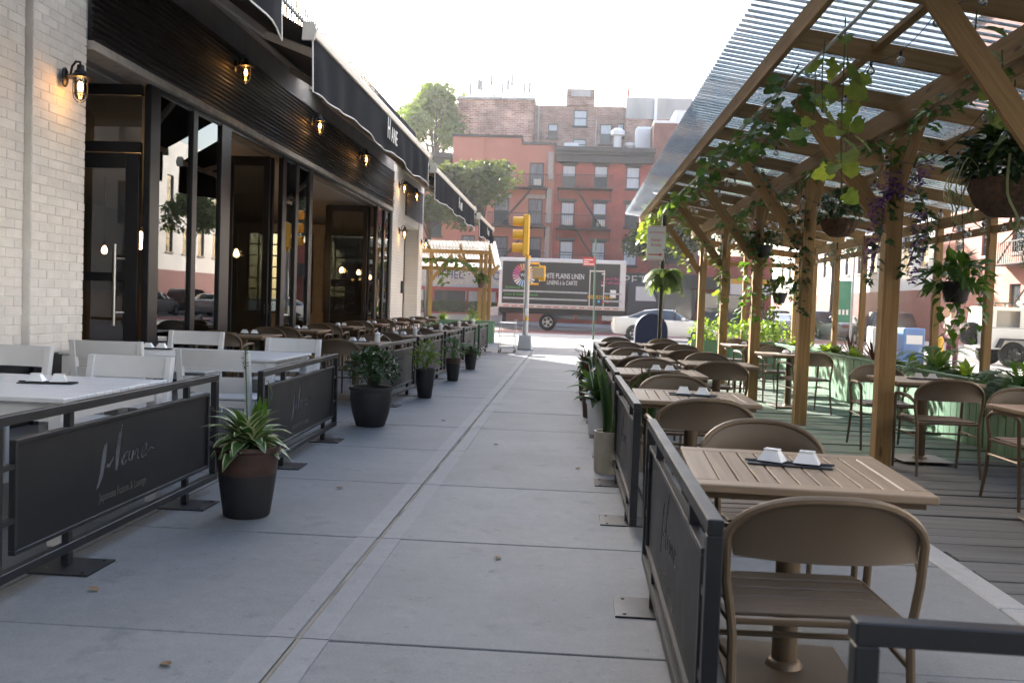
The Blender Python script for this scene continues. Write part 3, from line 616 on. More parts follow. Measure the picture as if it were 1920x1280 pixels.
def brown_table(wx=.76, wy=.80):
    t = thing('table', '', 'table')
    bw_ = .085; zt = .74
    def bd(x0, x1, y0, y1, along):
        L = (x1 - x0) if along == 'x' else (y1 - y0); W = (y1 - y0) if along == 'x' else (x1 - x0)
        return MB().box(-L / 2, L / 2, -W / 2, W / 2, -.028, 0).mesh('border_board', m_ttop, bevel=.004), ((x0 + x1) / 2, (y0 + y1) / 2, zt), (0, 0, 0 if along == 'x' else math.pi / 2)
    tp = MB().box(-wx / 2 + .03, wx / 2 - .03, -wy / 2 + .03, wy / 2 - .03, zt - .05, zt - .029).obj('table_top', m_taupe, t)
    for a in ((-wx / 2, wx / 2, -wy / 2, -wy / 2 + bw_, 'x'), (-wx / 2, wx / 2, wy / 2 - bw_, wy / 2, 'x'), (-wx / 2, -wx / 2 + bw_, -wy / 2 + bw_ + .001, wy / 2 - bw_ - .001, 'y'), (wx / 2 - bw_, wx / 2, -wy / 2 + bw_ + .001, wy / 2 - bw_ - .001, 'y')):
        me, lo, ro = bd(*a); link('border_board', me, tp, lo, ro)
    n = 9; span = wx - 2 * bw_; wsl = span / n
    sm = MB().box(-(wy / 2 - bw_ - .001), wy / 2 - bw_ - .001, -wsl / 2 + .0035, wsl / 2 - .0035, -.026, -.001).mesh('slat', m_ttop, bevel=.002)
    for k in range(n): link('slat', sm, tp, (-span / 2 + wsl * (k + .5), 0, zt), (0, 0, math.pi / 2))
    MB().lathe([(.045, .02), (.045, zt - .055)], 18).lathe([(.07, .008), (.06, .03), (.046, .04)], 18).obj('pedestal', m_taupe, t, smooth='n')
    MB().box(-.23, .23, -.23, .23, .004, .014).obj('base', m_taupe2, t, bevel=.003)
    return t
def white_chair():
    t = thing('slat_chair', '', 'chair'); b = .5
    for s in (-1, 1):
        MB().add([(s * .225 + dx, y, z) for dx in (-.02, .02) for (y, z) in ((-.28, 0), (-.235, 0), (-.18, .44), (-.255, .84), (-.30, .84), (-.23, .44))], [(0, 1, 2, 5), (5, 2, 3, 4), (11, 8, 7, 6), (10, 9, 8, 11), (0, 6, 7, 1), (1, 7, 8, 2), (2, 8, 9, 3), (3, 9, 10, 4), (4, 10, 11, 5), (5, 11, 6, 0)]).obj('leg', m_wtab, t, smooth='n', bevel=.004)
        MB().box(s * .225 - .02, s * .225 + .02, .185, .23, 0, .44).obj('leg', m_wtab, t, bevel=.004)
        MB().box(s * .225 - .014, s * .225 + .014, -.17, .185, .37, .43).obj('side_rail', m_wtab, t)
    def curved(z0, z1, yo0, yo1, x=.212):
        m = MB(); n = 8
        for i in range(n):
            xa, xb = -x + 2 * x * i / n, -x + 2 * x * (i + 1) / n
            f = lambda q: -.03 * (1 - (q / x) ** 2)
            for (ya, yb, fl) in ((-.012, -.012, 0), (.012, .012, 1)):
                q = [(xa, yo0 + f(xa) + ya, z0), (xb, yo0 + f(xb) + ya, z0), (xb, yo1 + f(xb) + yb, z1), (xa, yo1 + f(xa) + yb, z1)]
                m.add(q if not fl else q[::-1], [(0, 1, 2, 3)])
            m.quad((xa, yo1 + f(xa) - .012, z1), (xb, yo1 + f(xb) - .012, z1), (xb, yo1 + f(xb) + .012, z1), (xa, yo1 + f(xa) + .012, z1))
            m.quad((xa, yo0 + f(xa) + .012, z0), (xb, yo0 + f(xb) + .012, z0), (xb, yo0 + f(xb) - .012, z0), (xa, yo0 + f(xa) - .012, z0))
        return m
    curved(.70, .838, -.253, -.277).obj('top_slat', m_wtab, t, smooth='m'); curved(.50, .625, -.218, -.241).obj('back_slat', m_wtab, t, smooth='m')
    MB().box(-.205, .205, .19, .22, .38, .43).obj('rail', m_wtab, t); MB().box(-.205, .205, -.2, -.17, .38, .43).obj('rail', m_wtab, t)
    sm = MB().box(-.25, .25, -.038, .038, 0, .018).mesh('slat', m_wtab, bevel=.004)
    for k in range(5): link('slat', sm, t, (0, -.13 + k * .085, .442))
    for me in {c.data for c in t.children}: me.transform(Matrix.Diagonal((1.2, 1.06, 1.01, 1)))
    return t
def white_table(wx, wy):
    t = thing('slat_table', '', 'table'); n = 14; zt = .74
    tp = MB().box(-wx / 2 + .03, wx / 2 - .03, -wy / 2 + .03, wy / 2 - .03, zt - .036, zt - .024).obj('table_top', m_wtab, t)
    for s in (-1, 1): MB().cb((0, s * (wy / 2 - .025), zt - .012), (wx, .05, .024)).obj('border_board', m_wtab, tp, bevel=.003)
    w_ = wx / n
    # slats run along X in the picture
    ny = 12; wsl = (wy - .1) / ny
    sm = MB().box(-wx / 2 + .002, wx / 2 - .002, -wsl / 2 + .003, wsl / 2 - .003, -.022, -.001).mesh('slat', m_wtab, bevel=.003)
    for k in range(ny): link('slat', sm, tp, (0, -wy / 2 + .05 + wsl * (k + .5), zt))
    MB().box(-wx / 2 + .07, wx / 2 - .07, -wy / 2 + .04, -wy / 2 + .065, zt - .12, zt - .031).box(-wx / 2 + .07, wx / 2 - .07, wy / 2 - .065, wy / 2 - .04, zt - .12, zt - .031).box(-wx / 2 + .04, -wx / 2 + .065, -wy / 2 + .07, wy / 2 - .07, zt - .12, zt - .031).box(wx / 2 - .065, wx / 2 - .04, -wy / 2 + .07, wy / 2 - .07, zt - .12, zt - .031).obj('apron', m_wtab, t)
    for sx in (-1, 1):
        for sy in (-1, 1): MB().cb((sx * (wx / 2 - .055), sy * (wy / 2 - .055), (zt - .031) / 2), (.07, .07, zt - .031)).obj('leg', m_wtab, t, bevel=.005)
    return t
CH, TB, WC = Placer(brown_chair()), Placer(brown_table()), Placer(white_chair())
# small table things
mt = MB().box(-.15, .15, -.05, .05, 0, .006).box(-.16, .16, .01, .018, .006, .012).box(-.16, .16, -.005, .003, .006, .012).obj('table_mat', m_dk, bevel=.002); tag(mt, '', 'mat')
fb = MB()   # faceted bowl turned upside down
for n_, (r0, r1, z0, z1) in enumerate(((.066, .036, 0, .038), (.036, .040, .038, .044))):
    k = 4
    vs = [(r0 * math.cos(2 * math.pi * i / k), r0 * math.sin(2 * math.pi * i / k), z0) for i in range(k)] + [(r1 * math.cos(2 * math.pi * i / k), r1 * math.sin(2 * math.pi * i / k), z1) for i in range(k)]
    fb.add(vs, [(i, (i + 1) % k, k + (i + 1) % k, k + i) for i in range(k)] + [tuple(range(k, 2 * k))])
fb.v = [((x * .9 - y * .9) * .8, (x * .62 + y * .62) * .8, z) for x, y, z in fb.v]
fb = fb.obj('sauce_bowl', m_cup, bevel=.002); tag(fb, '', 'bowl')
pM, pB = Placer(mt), Placer(fb)
def setting(x, y, z, rz, where, two=True):
    pM.put((x, y, z + .001), rz, 'dark chopstick mat laid flat on %s' % where, 'chopstick mats')
    c, s = math.cos(rz), math.sin(rz)
    for d in (-.062, .062): pB.put((x + d * c, y + d * s, z + .0135), rz + R.uniform(-.4, .4), 'white faceted bowl on the mat on %s' % where, 'white bowls on mats')
tp_ = thing('soy_pot', '', 'pot')
MB().lathe([(.035, 0), (.04, .01), (.036, .1), (.04, .115)], 14).obj('body', m_cup, tp_, smooth='n')
MB().lathe([(.041, .116), (.03, .128), (.008, .133), (.01, .15), (.001, .153)], 12).obj('lid', m_cup, tp_, smooth='n')
MB().tube([(.03, 0, .07), (.065, 0, .105), (.075, 0, .11)], [.012, .008, .006], 6).obj('spout', m_cup, tp_, smooth=1)
pT = Placer(tp_)
PI = math.pi
TOW, AWY = 'signal side', 'opposite side'
def set_of(x, y, where, rz=0, dy=.62, near=True, far=True, pot=False, jit=.11, z0=0, bowls=True, nx=0, fx=0):
    TB.put((x, y, z0), rz, 'slatted brown pedestal table, ' + where, 'slatted brown tables')
    if near: CH.put((x + nx, y - dy, z0), rz + R.uniform(-jit, jit), 'taupe armchair at the %s, %s' % (where.replace('the ', '', 1), AWY), 'taupe metal armchairs')
    if far: CH.put((x + fx, y + dy, z0), PI + rz + R.uniform(-jit, jit), 'taupe armchair at the %s, %s' % (where.replace('the ', '', 1), TOW), 'taupe metal armchairs')
    if bowls: setting(x + R.uniform(.0, .05), y + R.uniform(-.02, .1), .74 + z0, rz + R.uniform(-.15, .15), 'the ' + where.replace('the ', '', 1))
    if pot: pT.put((x + .28, y - .05, .741 + z0), R.uniform(-.5, .5), 'small white lidded soy pot on the ' + where.replace('the ', '', 1), 'white soy pots')
# right fence column
for i, (x, y, rz, dy) in enumerate(((.835, 3.34, -.06, .58), (.83, 6.0, -.03, .6), (.83, 8.2, 0, .6), (.81, 10.35, 0, .58), (.81, 12.45, 0, .58), (.80, 14.5, 0, .58))):
    set_of(x, y, 'the %s table along the pergola fence' % ORD[i], rz, dy, nx=-.11 if i == 0 else -.04, fx=.07 if i == 0 else 0, bowls=i < 4)
for i, (x, y, rz) in enumerate(((1.62, 9.9, .0), (1.6, 12.2, 0), (1.58, 14.5, 0))):
    set_of(x, y, 'the %s table of the second row from the fence' % ORD[i], rz, .6, nx=-.1, bowls=False)
# pergola
for i, (x, y, rz, kw) in enumerate(((3.25, 5.95, .05, dict(near=False, bowls=False, fx=.12)), (3.28, 8.55, .04, dict(nx=-.12, fx=-.12, dy=.66)), (3.12, 12.95, .1, dict(nx=.05)), (3.1, 15.9, .05, dict()))):
    set_of(x, y, 'the %s table by the green planters' % ORD[i], rz, kw.pop('dy', .66), **kw)
# storefront rows
for i, y in enumerate((11.3, 13.75, 16.1, 18.5, 20.9, 23.3, 25.7)):
    x = -4.12; set_of(x, y, 'the %s table along the storefront glass' % ORD[i], R.uniform(-.03, .03), .62, z0=gz(x))
for i, y in enumerate((11.55, 14.4, 17.3, 20.2, 23.2)):
    x = -2.72; set_of(x, y, 'the %s brown table inside the storefront fence' % ORD[i], R.uniform(-.03, .03), .66, z0=gz(x) * .5, pot=True)
# white set
for i, (x, y, wx, wy) in enumerate(((-3.38, 4.85, 1.86, 1.15), (-3.42, 8.08, 1.9, 1.1))):
    t = white_table(wx, wy); t.location = (x, y, gz(-3.4) * .6); nm = ['white slatted table beside the fence panel and the hosta pot', 'white slatted table beside the dark shrub pot and taupe tables'][i]
    t['label'] = nm; t['category'] = 'table'; t['group'] = 'white slatted tables'
setting(-2.93, 4.95, .76, .15, 'the white table beside the fence and hosta pot'); setting(-3.85, 8.25, .765, .1, 'the white table beside the taupe tables')
for x, y, rz, lb in ((-3.83, 5.74, PI + .02, 'white slat-back chair at the first white table, next to the white brick wall'), (-2.92, 5.6, PI - .03, 'white slat-back chair at the first white table, next to the fence'), (-3.72, 7.36, .06, 'white slat-back chair with its back to the first white table, next to the wall'), (-2.79, 7.26, .02, 'white slat-back chair with its back to the first white table, next to the fence'), (-3.9, 9.05, PI + .03, 'white slat-back chair at the second white table, toward the taupe chairs by the glass'), (-2.86, 9.0, PI - .03, 'white slat-back chair at the second white table, toward the soy pot table')):
    WC.put((x, y, gz(x)), rz, lb, 'white slat-back chairs')
# ================================================================ pergola, deck, planters
dk = struct(MB().box(2.16, 4.9, 2.2, 19.7, -.128, -.04).obj('deck', m_dk))
for k in range(92):
    y = 2.2 + k * .19
    if y > 19.5: break
    o = MB().box(2.165, 4.28, .004, .188 + R.uniform(-.003, .0), -.04, 0).obj('plank', m_deck if y < 8.5 else m_deckg, dk, bevel=.002, loc=(R.uniform(-.02, .02), y, -.012 + R.uniform(-.003, .002)), rot=(R.uniform(-.006, .006), R.uniform(-.002, .002), R.uniform(-.003, .003)))
perg = thing('pergola', 'timber dining pergola with clear corrugated roof beside the sidewalk', 'pergola', (0, 0, 0))
def timber(name, p, q, a, b, parent, m=None, roll=0):
    p, q = Vector(p), Vector(q); d = q - p
    o = MB().box(0, d.length, -a / 2, a / 2, -b / 2, b / 2).obj(name, m or m_pine, parent, bevel=.004)
    mt_ = d.to_track_quat('X', 'Z').to_matrix().to_4x4()
    o.matrix_local = Matrix.Translation(p) @ mt_ @ Matrix.Rotation(roll, 4, 'X'); return o
def zr(X): return 3.40 - .165 * (X - 1.55)
PY = [5.3, 8.15, 10.98, 13.8, 16.6, 19.4]
for y in PY:
    timber('post', (2.79, y, -.1), (2.79, y, 3.06), .14, .14, perg)
    timber('brace', (2.72, y + .02, 2.12), (1.93, y + .02, 3.2), .045, .14, perg, roll=0)
    for s in (-1, 1): timber('brace', (2.79, y + s * .06, 2.3), (2.79, y + s * .62, 2.97), .045, .12, perg)
RY = [4.4 + 1.2 * k for k in range(14)]
for y in RY: timber('rafter', (1.575, y, zr(1.575) - .085), (5.15, y, zr(5.15) - .085), .045, .14, perg)
timber('fascia', (1.55, 3.9, 3.32), (1.55, 20.95, 3.32), .045, .15, perg)
for dx in (-.095, .095): timber('beam', (2.79 + dx, 3.9, 3.0), (2.79 + dx, 20.6, 3.0), .045, .19, perg)
for X in (2.15, 3.6): 
    for a, b in zip(RY[:-1], RY[1:]): timber('purlin', (X, a + .023, zr(X) - .06), (X, b - .023, zr(X) - .06), .07, .045, perg)
OY = [4.95 + 1.55 * k for k in range(11)]
for y in OY: timber('outer_post', (4.98, y, -.1), (4.98, y, zr(4.98) - .16), .09, .09, perg)
timber('outer_beam', (4.98, 3.9, zr(4.98) - .25), (4.98, 20.7, zr(4.98) - .25), .05, .14, perg)
for a, b in zip(OY[:-1], OY[1:]):
    timber('rail', (4.98, a + .046, 2.38), (4.98, b - .046, 2.38), .06, .09, perg)
    MB().quad((4.985, a + .05, .72), (4.985, a + .05, 2.33), (4.985, b - .05, 2.33), (4.985, b - .05, .72)).obj('vinyl_pane', m_pane, perg)
timber('end_beam', (2.9, 20.3, 2.35), (4.9, 20.3, 2.35), .05, .1, perg); timber('end_beam', (2.9, 20.45, 2.82), (4.95, 20.45, 2.6), .05, .14, perg)
timber('end_post', (3.85, 20.3, -.1), (3.85, 20.3, 2.6), .09, .09, perg)
def corrugated(L, wd, pitch, amp, seg=6):
    m = MB(); n = int(wd / pitch * seg)
    for i in range(n):
        y0, y1 = wd * i / n, wd * (i + 1) / n; z0, z1 = amp * math.sin(2 * math.pi * y0 / pitch), amp * math.sin(2 * math.pi * y1 / pitch)
        m.quad((0, y0, z0), (L, y0, z0), (L, y1, z1), (0, y1, z1))
    return m
def roofmat(name, tint, base, f0):
    m = glassmat(name, tint, .1, 1.8, f0); n, l = m.node_tree.nodes, m.node_tree.links
    d = n.new('ShaderNodeBsdfTranslucent'); d.inputs[0].default_value = rgb(base); mx = n.new('ShaderNodeMixShader'); mx.inputs[0].default_value = .14
    old = n['Material Output'].inputs[0].links[0].from_socket; l.new(old, mx.inputs[1]); l.new(d.outputs[0], mx.inputs[2]); l.new(mx.outputs[0], n['Material Output'].inputs[0]); return m
m_roof = roofmat('corrugated roof sheet', (.52, .57, .60), (.45, .51, .54), .08)
rs = corrugated(4.15, .684, .114, .022, 8).mesh('roof_sheet', m_roof); rs.polygons.foreach_set('use_smooth', [True] * len(rs.polygons))
for k in range(25):
    link('roof_sheet', rs, perg, (1.2, 3.85 + k * .684, zr(1.2) + .012 + (k % 2) * .003), (0, math.atan(.165), 0))
# conduit under the fascia
MB().tube(cr([(1.72, 4, 3.22), (1.75, 6, 3.18), (1.72, 9, 3.2), (1.74, 12, 3.17), (1.72, 17, 3.2), (1.8, 19.5, 3.1)], 4), .013, 6).obj('conduit', m_galv, perg, smooth=1)
# planters
def planter(label, face, L, loc, rz=0):
    t = thing('planter_box', label, 'planter', loc, rz, 'green board planters')
    MB().box(.03, .53, .03, L - .03, -.1, .60).obj('box', m_green, t); MB().box(.04, .52, .04, L - .04, .60, .625).obj('soil', m_soil, t)
    n = int(L / .155); wd = L / n
    bm_ = MB().box(0, .024, .002, wd - .002, -.1, .655).mesh('board', m_green, bevel=.004)
    for k in range(n): link('board', bm_, t, (R.uniform(-.002, .002), k * wd, R.uniform(-.004, .004)))
    MB().box(-.014, .04, -.002, L + .002, .66, .685).obj('cap', m_green, t, bevel=.004)
    MB().box(.50, .545, 0, L, -.1, .68).obj('back_board', m_green, t)
    return t
for k, (y, L) in enumerate(((2.4, 2.38), (4.8, 2.38), (7.2, 2.38), (9.6, 2.38), (12.0, 2.38), (14.4, 2.38), (16.8, 2.38))):
    planter('%s green board planter on the street side of the pergola, counted toward the traffic signal' % ORD[k], 'x', L, (4.30, y, 0))
planter('green board planter closing the end of the pergola toward the traffic signal', 'y', 2.2, (4.85, 19.7, 0), math.pi / 2)
# ---------------------------------------------------------------- plants
def rnd_dir(el0, el1):
    a = R.uniform(0, 2 * PI); e = R.uniform(el0, el1); return Vector((math.cos(a) * math.cos(e), math.sin(a) * math.cos(e), math.sin(e)))
def fern_mb(nf, L, droop=1.0, pin=.055, steps=16):
    m = MB()
    for f in range(nf):
        a = R.uniform(0, 2 * PI); e = R.uniform(.5, 1.35); Lf = L * R.uniform(.65, 1.1); p = Vector((0, 0, 0)); d = Vector((math.cos(a) * math.cos(e), math.sin(a) * math.cos(e), math.sin(e))); pts = [p.copy()]
        for s in range(steps):
            d = (d + Vector((0, 0, -.14 * droop * R.uniform(.7, 1.3)))).normalized(); p = p + d * (Lf / steps); pts.append(p.copy())
            side = d.cross(Vector((0, 0, 1))).normalized() if abs(d.z) < .98 else Vector((1, 0, 0))
            w_ = pin * math.sin(min(1, (s + 2) / steps) * PI * .92) + .012
            for sg in (-1, 1): m.leaf(p, side * sg + d * .45, d.cross(side * sg), w_ * 1.5, Lf / steps * 1.5, 3, 0, 0, .15)
        m.tube(pts[::3], .003, 3, 0, False)
    return m
def bush_mb(n, rx, rz_, L, kind=0, zc=.3, mi=0, hollow=.3, W=.6, up=.4):
    m = MB()
    for i in range(n):
        v = rnd_dir(-.6, 1.5) * (hollow + (1 - hollow) * R.random() ** .5); p = Vector((v.x * rx, v.y * rx, zc + v.z * rz_)); d = Vector((v.x, v.y, v.z * .5 + R.uniform(-.4, .5))) + rnd_dir(-1, 1) * .6
        l_ = L * R.uniform(.6, 1.2); m.leaf(p, d, Vector((0, 0, 1)) + rnd_dir(-1, 1) * .5, l_, l_ * W, kind, mi, .3, R.uniform(.1, .5))
    return m
def stems(m, n, r, h, rad_=.006):
    for i in range(n):
        a = R.uniform(0, 6.28); q = R.uniform(.2, 1) * r; m.tube([(math.cos(a) * q * .2, math.sin(a) * q * .2, 0), (math.cos(a) * q * .6, math.sin(a) * q * .6, h * .6), (math.cos(a) * q, math.sin(a) * q, h)], rad_, 4)
    return m
def rosette_mb(n, L, W, e0, e1, margin=False, droop=.5, mi=0):
    m = MB()
    for i in range(n):
        a = R.uniform(0, 6.28); e = R.uniform(e0, e1); d = Vector((math.cos(a) * math.cos(e), math.sin(a) * math.cos(e), math.sin(e))); l_ = L * R.uniform(.6, 1.15); x = d.cross(Vector((0, 0, 1)))
        if x.length < .05: x = Vector((1, 0, 0))
        x.normalize(); n_ = x.cross(d); p = Vector((0, 0, 0)); cen = [p.copy()]; dd = d.copy()
        for s in range(6):
            dd = (dd + Vector((0, 0, -droop * .22 * (s + 1) / 3))).normalized(); p = p + dd * l_ / 6; cen.append(p.copy())
        ws = [.12, .55, .95, 1, .8, .45, .02]; rows = []
        for c, w_ in zip(cen, ws):
            w2 = w_ * W / 2 * R.uniform(.9, 1.1); h = w2 * .35
            rows.append([c - x * w2 + n_ * h, c - x * w2 * .72 + n_ * h * .6, c, c + x * w2 * .72 + n_ * h * .6, c + x * w2 + n_ * h])
        o = len(m.v); m.v.extend([tuple(q) for r_ in rows for q in r_])
        for s in range(6):
            for j in range(4): m.f.append((o + s * 5 + j, o + s * 5 + j + 1, o + s * 5 + 6 + j, o + s * 5 + 5 + j)); m.m.append((1 if j in (0, 3) else 0) if margin else mi)
    return m
def stuffpart(o): o['kind'] = 'stuff'; return o
def pot_mb(rt, rb, h, lip=.012): return MB().lathe([(rb * .96, 0), (rb, .012), ((rb * .35 + rt * .65), h * .6), (rt, h - .045), (rt + lip, h - .035), (rt + lip, h), (rt - .012, h), (rt - .02, h - .05)], 28)
# hosta pot
t = thing('potted_hosta', 'striped-leaf hosta in a black tapered pot with brown glazed band', 'potted plant', (-1.86, 5.22, 0))
MB().lathe([(.125, 0), (.135, .012), (.162, .20), (.168, .255)], 32).obj('pot', m_pot, t, smooth='n')
MB().lathe([(.169, .255), (.182, .385), (.192, .395), (.192, .42), (.176, .42), (.172, .38)], 32).obj('glazed_band', m_copper, t, smooth='n')
MB().lathe([(.001, .385), (.171, .38)], 20).obj('soil', m_soil, t)
rosette_mb(74, .29, .095, .05, 1.3, True, .75).obj('foliage', [m_leafh, m_hedge], t, smooth=1, loc=(0, 0, .40)); stuffpart(t.children[-1])
fl = MB().tube(cr([(0, 0, .4), (-.02, .01, .7), (-.03, 0, .98)]), .004, 4)
for i in range(14): fl.leaf((-.03, 0, .86 + i * .009), rnd_dir(.3, 1), (0, 0, 1), .035, .014, 3)
fl.tube(cr([(0.02, 0, .4), (.09, .01, .6), (.13, .02, .72), (.1, .02, .80)]), .003, 4)
for (e, l_) in ((1.2, .30), (1.35, .26), (1.0, .3)): fl.leaf((.02, .0, .42), (math.cos(e) * .5, .1, math.sin(e)), (0, 1, .2), l_, .075, 0, 0, .4, .25)
fl.obj('flower_stalk', m_leafm, t, smooth=1)
# dark shrub pot
t = thing('potted_shrub', 'dark glossy small-leaved shrub in a bulging charcoal pot', 'potted plant', (-2.0, 9.2, 0))
MB().lathe([(.14, 0), (.15, .01), (.19, .14), (.215, .28), (.21, .36), (.225, .37), (.225, .405), (.2, .405), (.195, .36)], 28).obj('pot', m_pot, t, smooth='n'); MB().lathe([(.001, .37), (.195, .365)], 16).obj('soil', m_soil, t)
stuffpart(stems(bush_mb(560, .28, .2, .065, 0, .17), 14, .25, .32).obj('foliage', m_leafd, t, smooth=1, loc=(.02, 0, .42)))
# tall pots along the left fence
for i, (x, y, s, lb, lm, kind) in enumerate(((-1.9, 12.1, 1, 'bright pothos in a tall charcoal pot by the storefront fence', m_leafl, 0), (-1.88, 14.9, .95, 'leafy green plant in a tall pot with brown rim by the storefront fence', m_leafm, 0), (-1.88, 17.6, 1, 'bushy fern in a tall pot with terracotta rim by the storefront fence', m_leafm, 1))):
    t = thing('potted_plant', lb, 'potted plant', (x, y, 0), 0, None, s * .72)
    MB().lathe([(.12, 0), (.13, .012), (.165, .3), (.175, .42)], 24).obj('pot', m_pot, t, smooth='n'); MB().lathe([(.176, .42), (.185, .52), (.195, .525), (.195, .55), (.178, .55), (.17, .5)], 24).obj('rim_band', m_pot if i == 0 else m_terra, t, smooth='n'); MB().lathe([(.001, .52), (.17, .51)], 14).obj('soil', m_soil, t)
    stuffpart((fern_mb(26, .42, 1, .05) if kind else stems(bush_mb(90, .28, .24, .17, 0, .22, W=.45), 8, .2, .3)).obj('foliage', lm, t, smooth=1, loc=(0, 0, .54)))
# pots along the right fence
def snake(n, h):
    m = MB()
    for i in range(n):
        a = R.uniform(0, 6.28); lean = R.uniform(.03, .22); H_ = h * R.uniform(.55, 1); x = Vector((math.cos(a + 1.3), math.sin(a + 1.3), 0)); b0 = Vector((math.cos(a) * .03, math.sin(a) * .03, 0)); pr_ = None
        for s in range(8):
            u = s / 7; w_ = .023 * (.6 + 1.2 * u * (1 - u) * 2) * (1 - u ** 6 * .97); c = b0 + Vector((math.cos(a) * lean * u * u, math.sin(a) * lean * u * u, H_ * u)); row = (c - x * w_, c + Vector((math.cos(a) * .012, math.sin(a) * .012, 0)), c + x * w_)
            if pr_: m.quad(tuple(pr_[0]), tuple(pr_[1]), tuple(row[1]), tuple(row[0])); m.quad(tuple(pr_[1]), tuple(pr_[2]), tuple(row[2]), tuple(row[1]))
            pr_ = row
    return m
t = thing('potted_snake_plant', 'tall snake plant in a tan ribbed cylinder pot by the pergola fence', 'potted plant', (.345, 7.15, 0))
pm = MB().lathe([(.095, 0), (.1, .01), (.112, .33), (.098, .33), (.09, .28)], 40)
pm.v = [(x * (1 + .018 * math.cos(20 * math.atan2(y, x))), y * (1 + .018 * math.cos(20 * math.atan2(y, x))), z) for x, y, z in pm.v]; pm.obj('pot', m_tanpot, t, smooth='n')
MB().lathe([(.001, .30), (.095, .295)], 14).obj('soil', m_soil, t); snake(8, .66).obj('foliage', m_leafd, t, smooth=1, loc=(0, 0, .29))
t = thing('potted_snake_plant', 'snake plant standing between the taupe chairs at the second fence table', 'potted plant', (.66, 7.3, 0)); pot_mb(.1, .08, .3).obj('pot', m_tanpot, t, smooth='n'); snake(7, .6).obj('foliage', m_leafd, t, smooth=1, loc=(0, 0, .27))
for x, y, lb, pmat, flower in ((.335, 9.25, 'white-flowered peace lily in a white ribbed pot by the pergola fence', m_white, m_white), (.30, 10.7, 'red anthurium in a brown clay pot by the pergola fence', m_terra, m_red), (.28, 12.6, 'dark leafy plant in a black pot by the pergola fence', m_pot, None), (.30, 14.3, 'loose green plant in a charcoal pot at the end of the pergola fence', m_pot, None)):
    t = thing('potted_plant', lb, 'potted plant', (x, y, 0)); pot_mb(.115, .09, .36).obj('pot', pmat, t, smooth='n'); MB().lathe([(.001, .33), (.1, .32)], 12).obj('soil', m_soil, t)
    stuffpart(stems(rosette_mb(22, .34, .10, .2, 1.35, False, .6), 6, .12, .3).obj('foliage', m_leafd if flower is not m_red else m_leafm, t, smooth=1, loc=(0, 0, .33)))
    if flower:
        for k in range(3 if flower is m_red else 2):
            a = R.uniform(2.5, 4.5); fm_ = MB().leaf((math.cos(a) * .13, math.sin(a) * .13, .72 + .05 * k), (math.cos(a) * .6, math.sin(a) * .6, .3), (0, 0, 1), .13, .11, 0, 0, .2, .2); fm_.tube([(math.cos(a) * .03, math.sin(a) * .03, .35), (math.cos(a) * .13, math.sin(a) * .13, .72 + .05 * k)], .004, 4); fm_.obj('flower', flower, t, smooth=1)
# plants in the planters
def planted(name, label, loc, mb, m, group='plants in the green planters', extra=None):
    t = thing(name, label, 'plant', loc, R.uniform(0, 6), group); f = mb.obj('foliage', m, t, smooth=1); stuffpart(f)
    MB().tube([(0, 0, -.06), (0, 0, .06)], .012, 5).obj('stem', m_stem, t); return t
for i, (y, L) in enumerate(((8.0, .6), (9.4, .75), (6.4, .55), (11.55, .65), (5.2, .5))):
    planted('fern', ['arching fern in the second planter past the pothos basket', 'large arching fern in the planter behind the second pergola table', 'arching fern in the planter behind the first pergola table', 'upright fern in the planter below the hanging pothos', 'small arching fern at the street end of the planter row'][i], (4.58, y, .62), fern_mb(24, L, 1.1, .06), m_leafm)
for i, (y, mm) in enumerate(((10.6, m_leafx), (12.2, m_leafx), (13.2, m_leafm), (14.6, m_leafx), (15.6, m_leafl), (16.6, m_leafx), (17.7, m_leafl), (18.7, m_leafx), (7.1, m_orange))):
    planted('bedding_plant', '%s low bedding plant in the planter row, counted toward the traffic signal' % ['first', 'second', 'third', 'fourth', 'fifth', 'sixth', 'seventh', 'eighth', 'ninth'][i] if mm is not m_orange else 'rusty-leaved coleus at the planter rim beside the large fern', (4.58 + R.uniform(-.06, .06), y, .62), rosette_mb(26, .24, .10, .2, 1.3, False, .5), mm if mm is not m_orange else mat('coleus leaf', (.16, .06, .04), .5, col2=(.10, .12, .04), scale=9))
for i, y in enumerate((13.8, 14.9)):
    planted('cordyline', 'spiky dark red cordyline in the sunny planter' if i == 0 else 'smaller spiky red cordyline beside the sunny planter bedding', (4.55, y, .62), rosette_mb(20, .55 - .1 * i, .03, .5, 1.4, False, .25), mat('cordyline red', (.13, .04, .035), .4, col2=(.2, .1, .05)))
for i, x in enumerate((2.95, 3.35, 3.8, 4.2, 4.5)):
    planted('leafy_bush', '%s bright leafy bush in the end planter, counted from the sidewalk' % ORD[i], (x, 19.95, .62), stems(bush_mb(190, .34, .32, .11, 0, .18, W=.55), 10, .25, .35), m_leafx, 'bright bushes in the end planter')
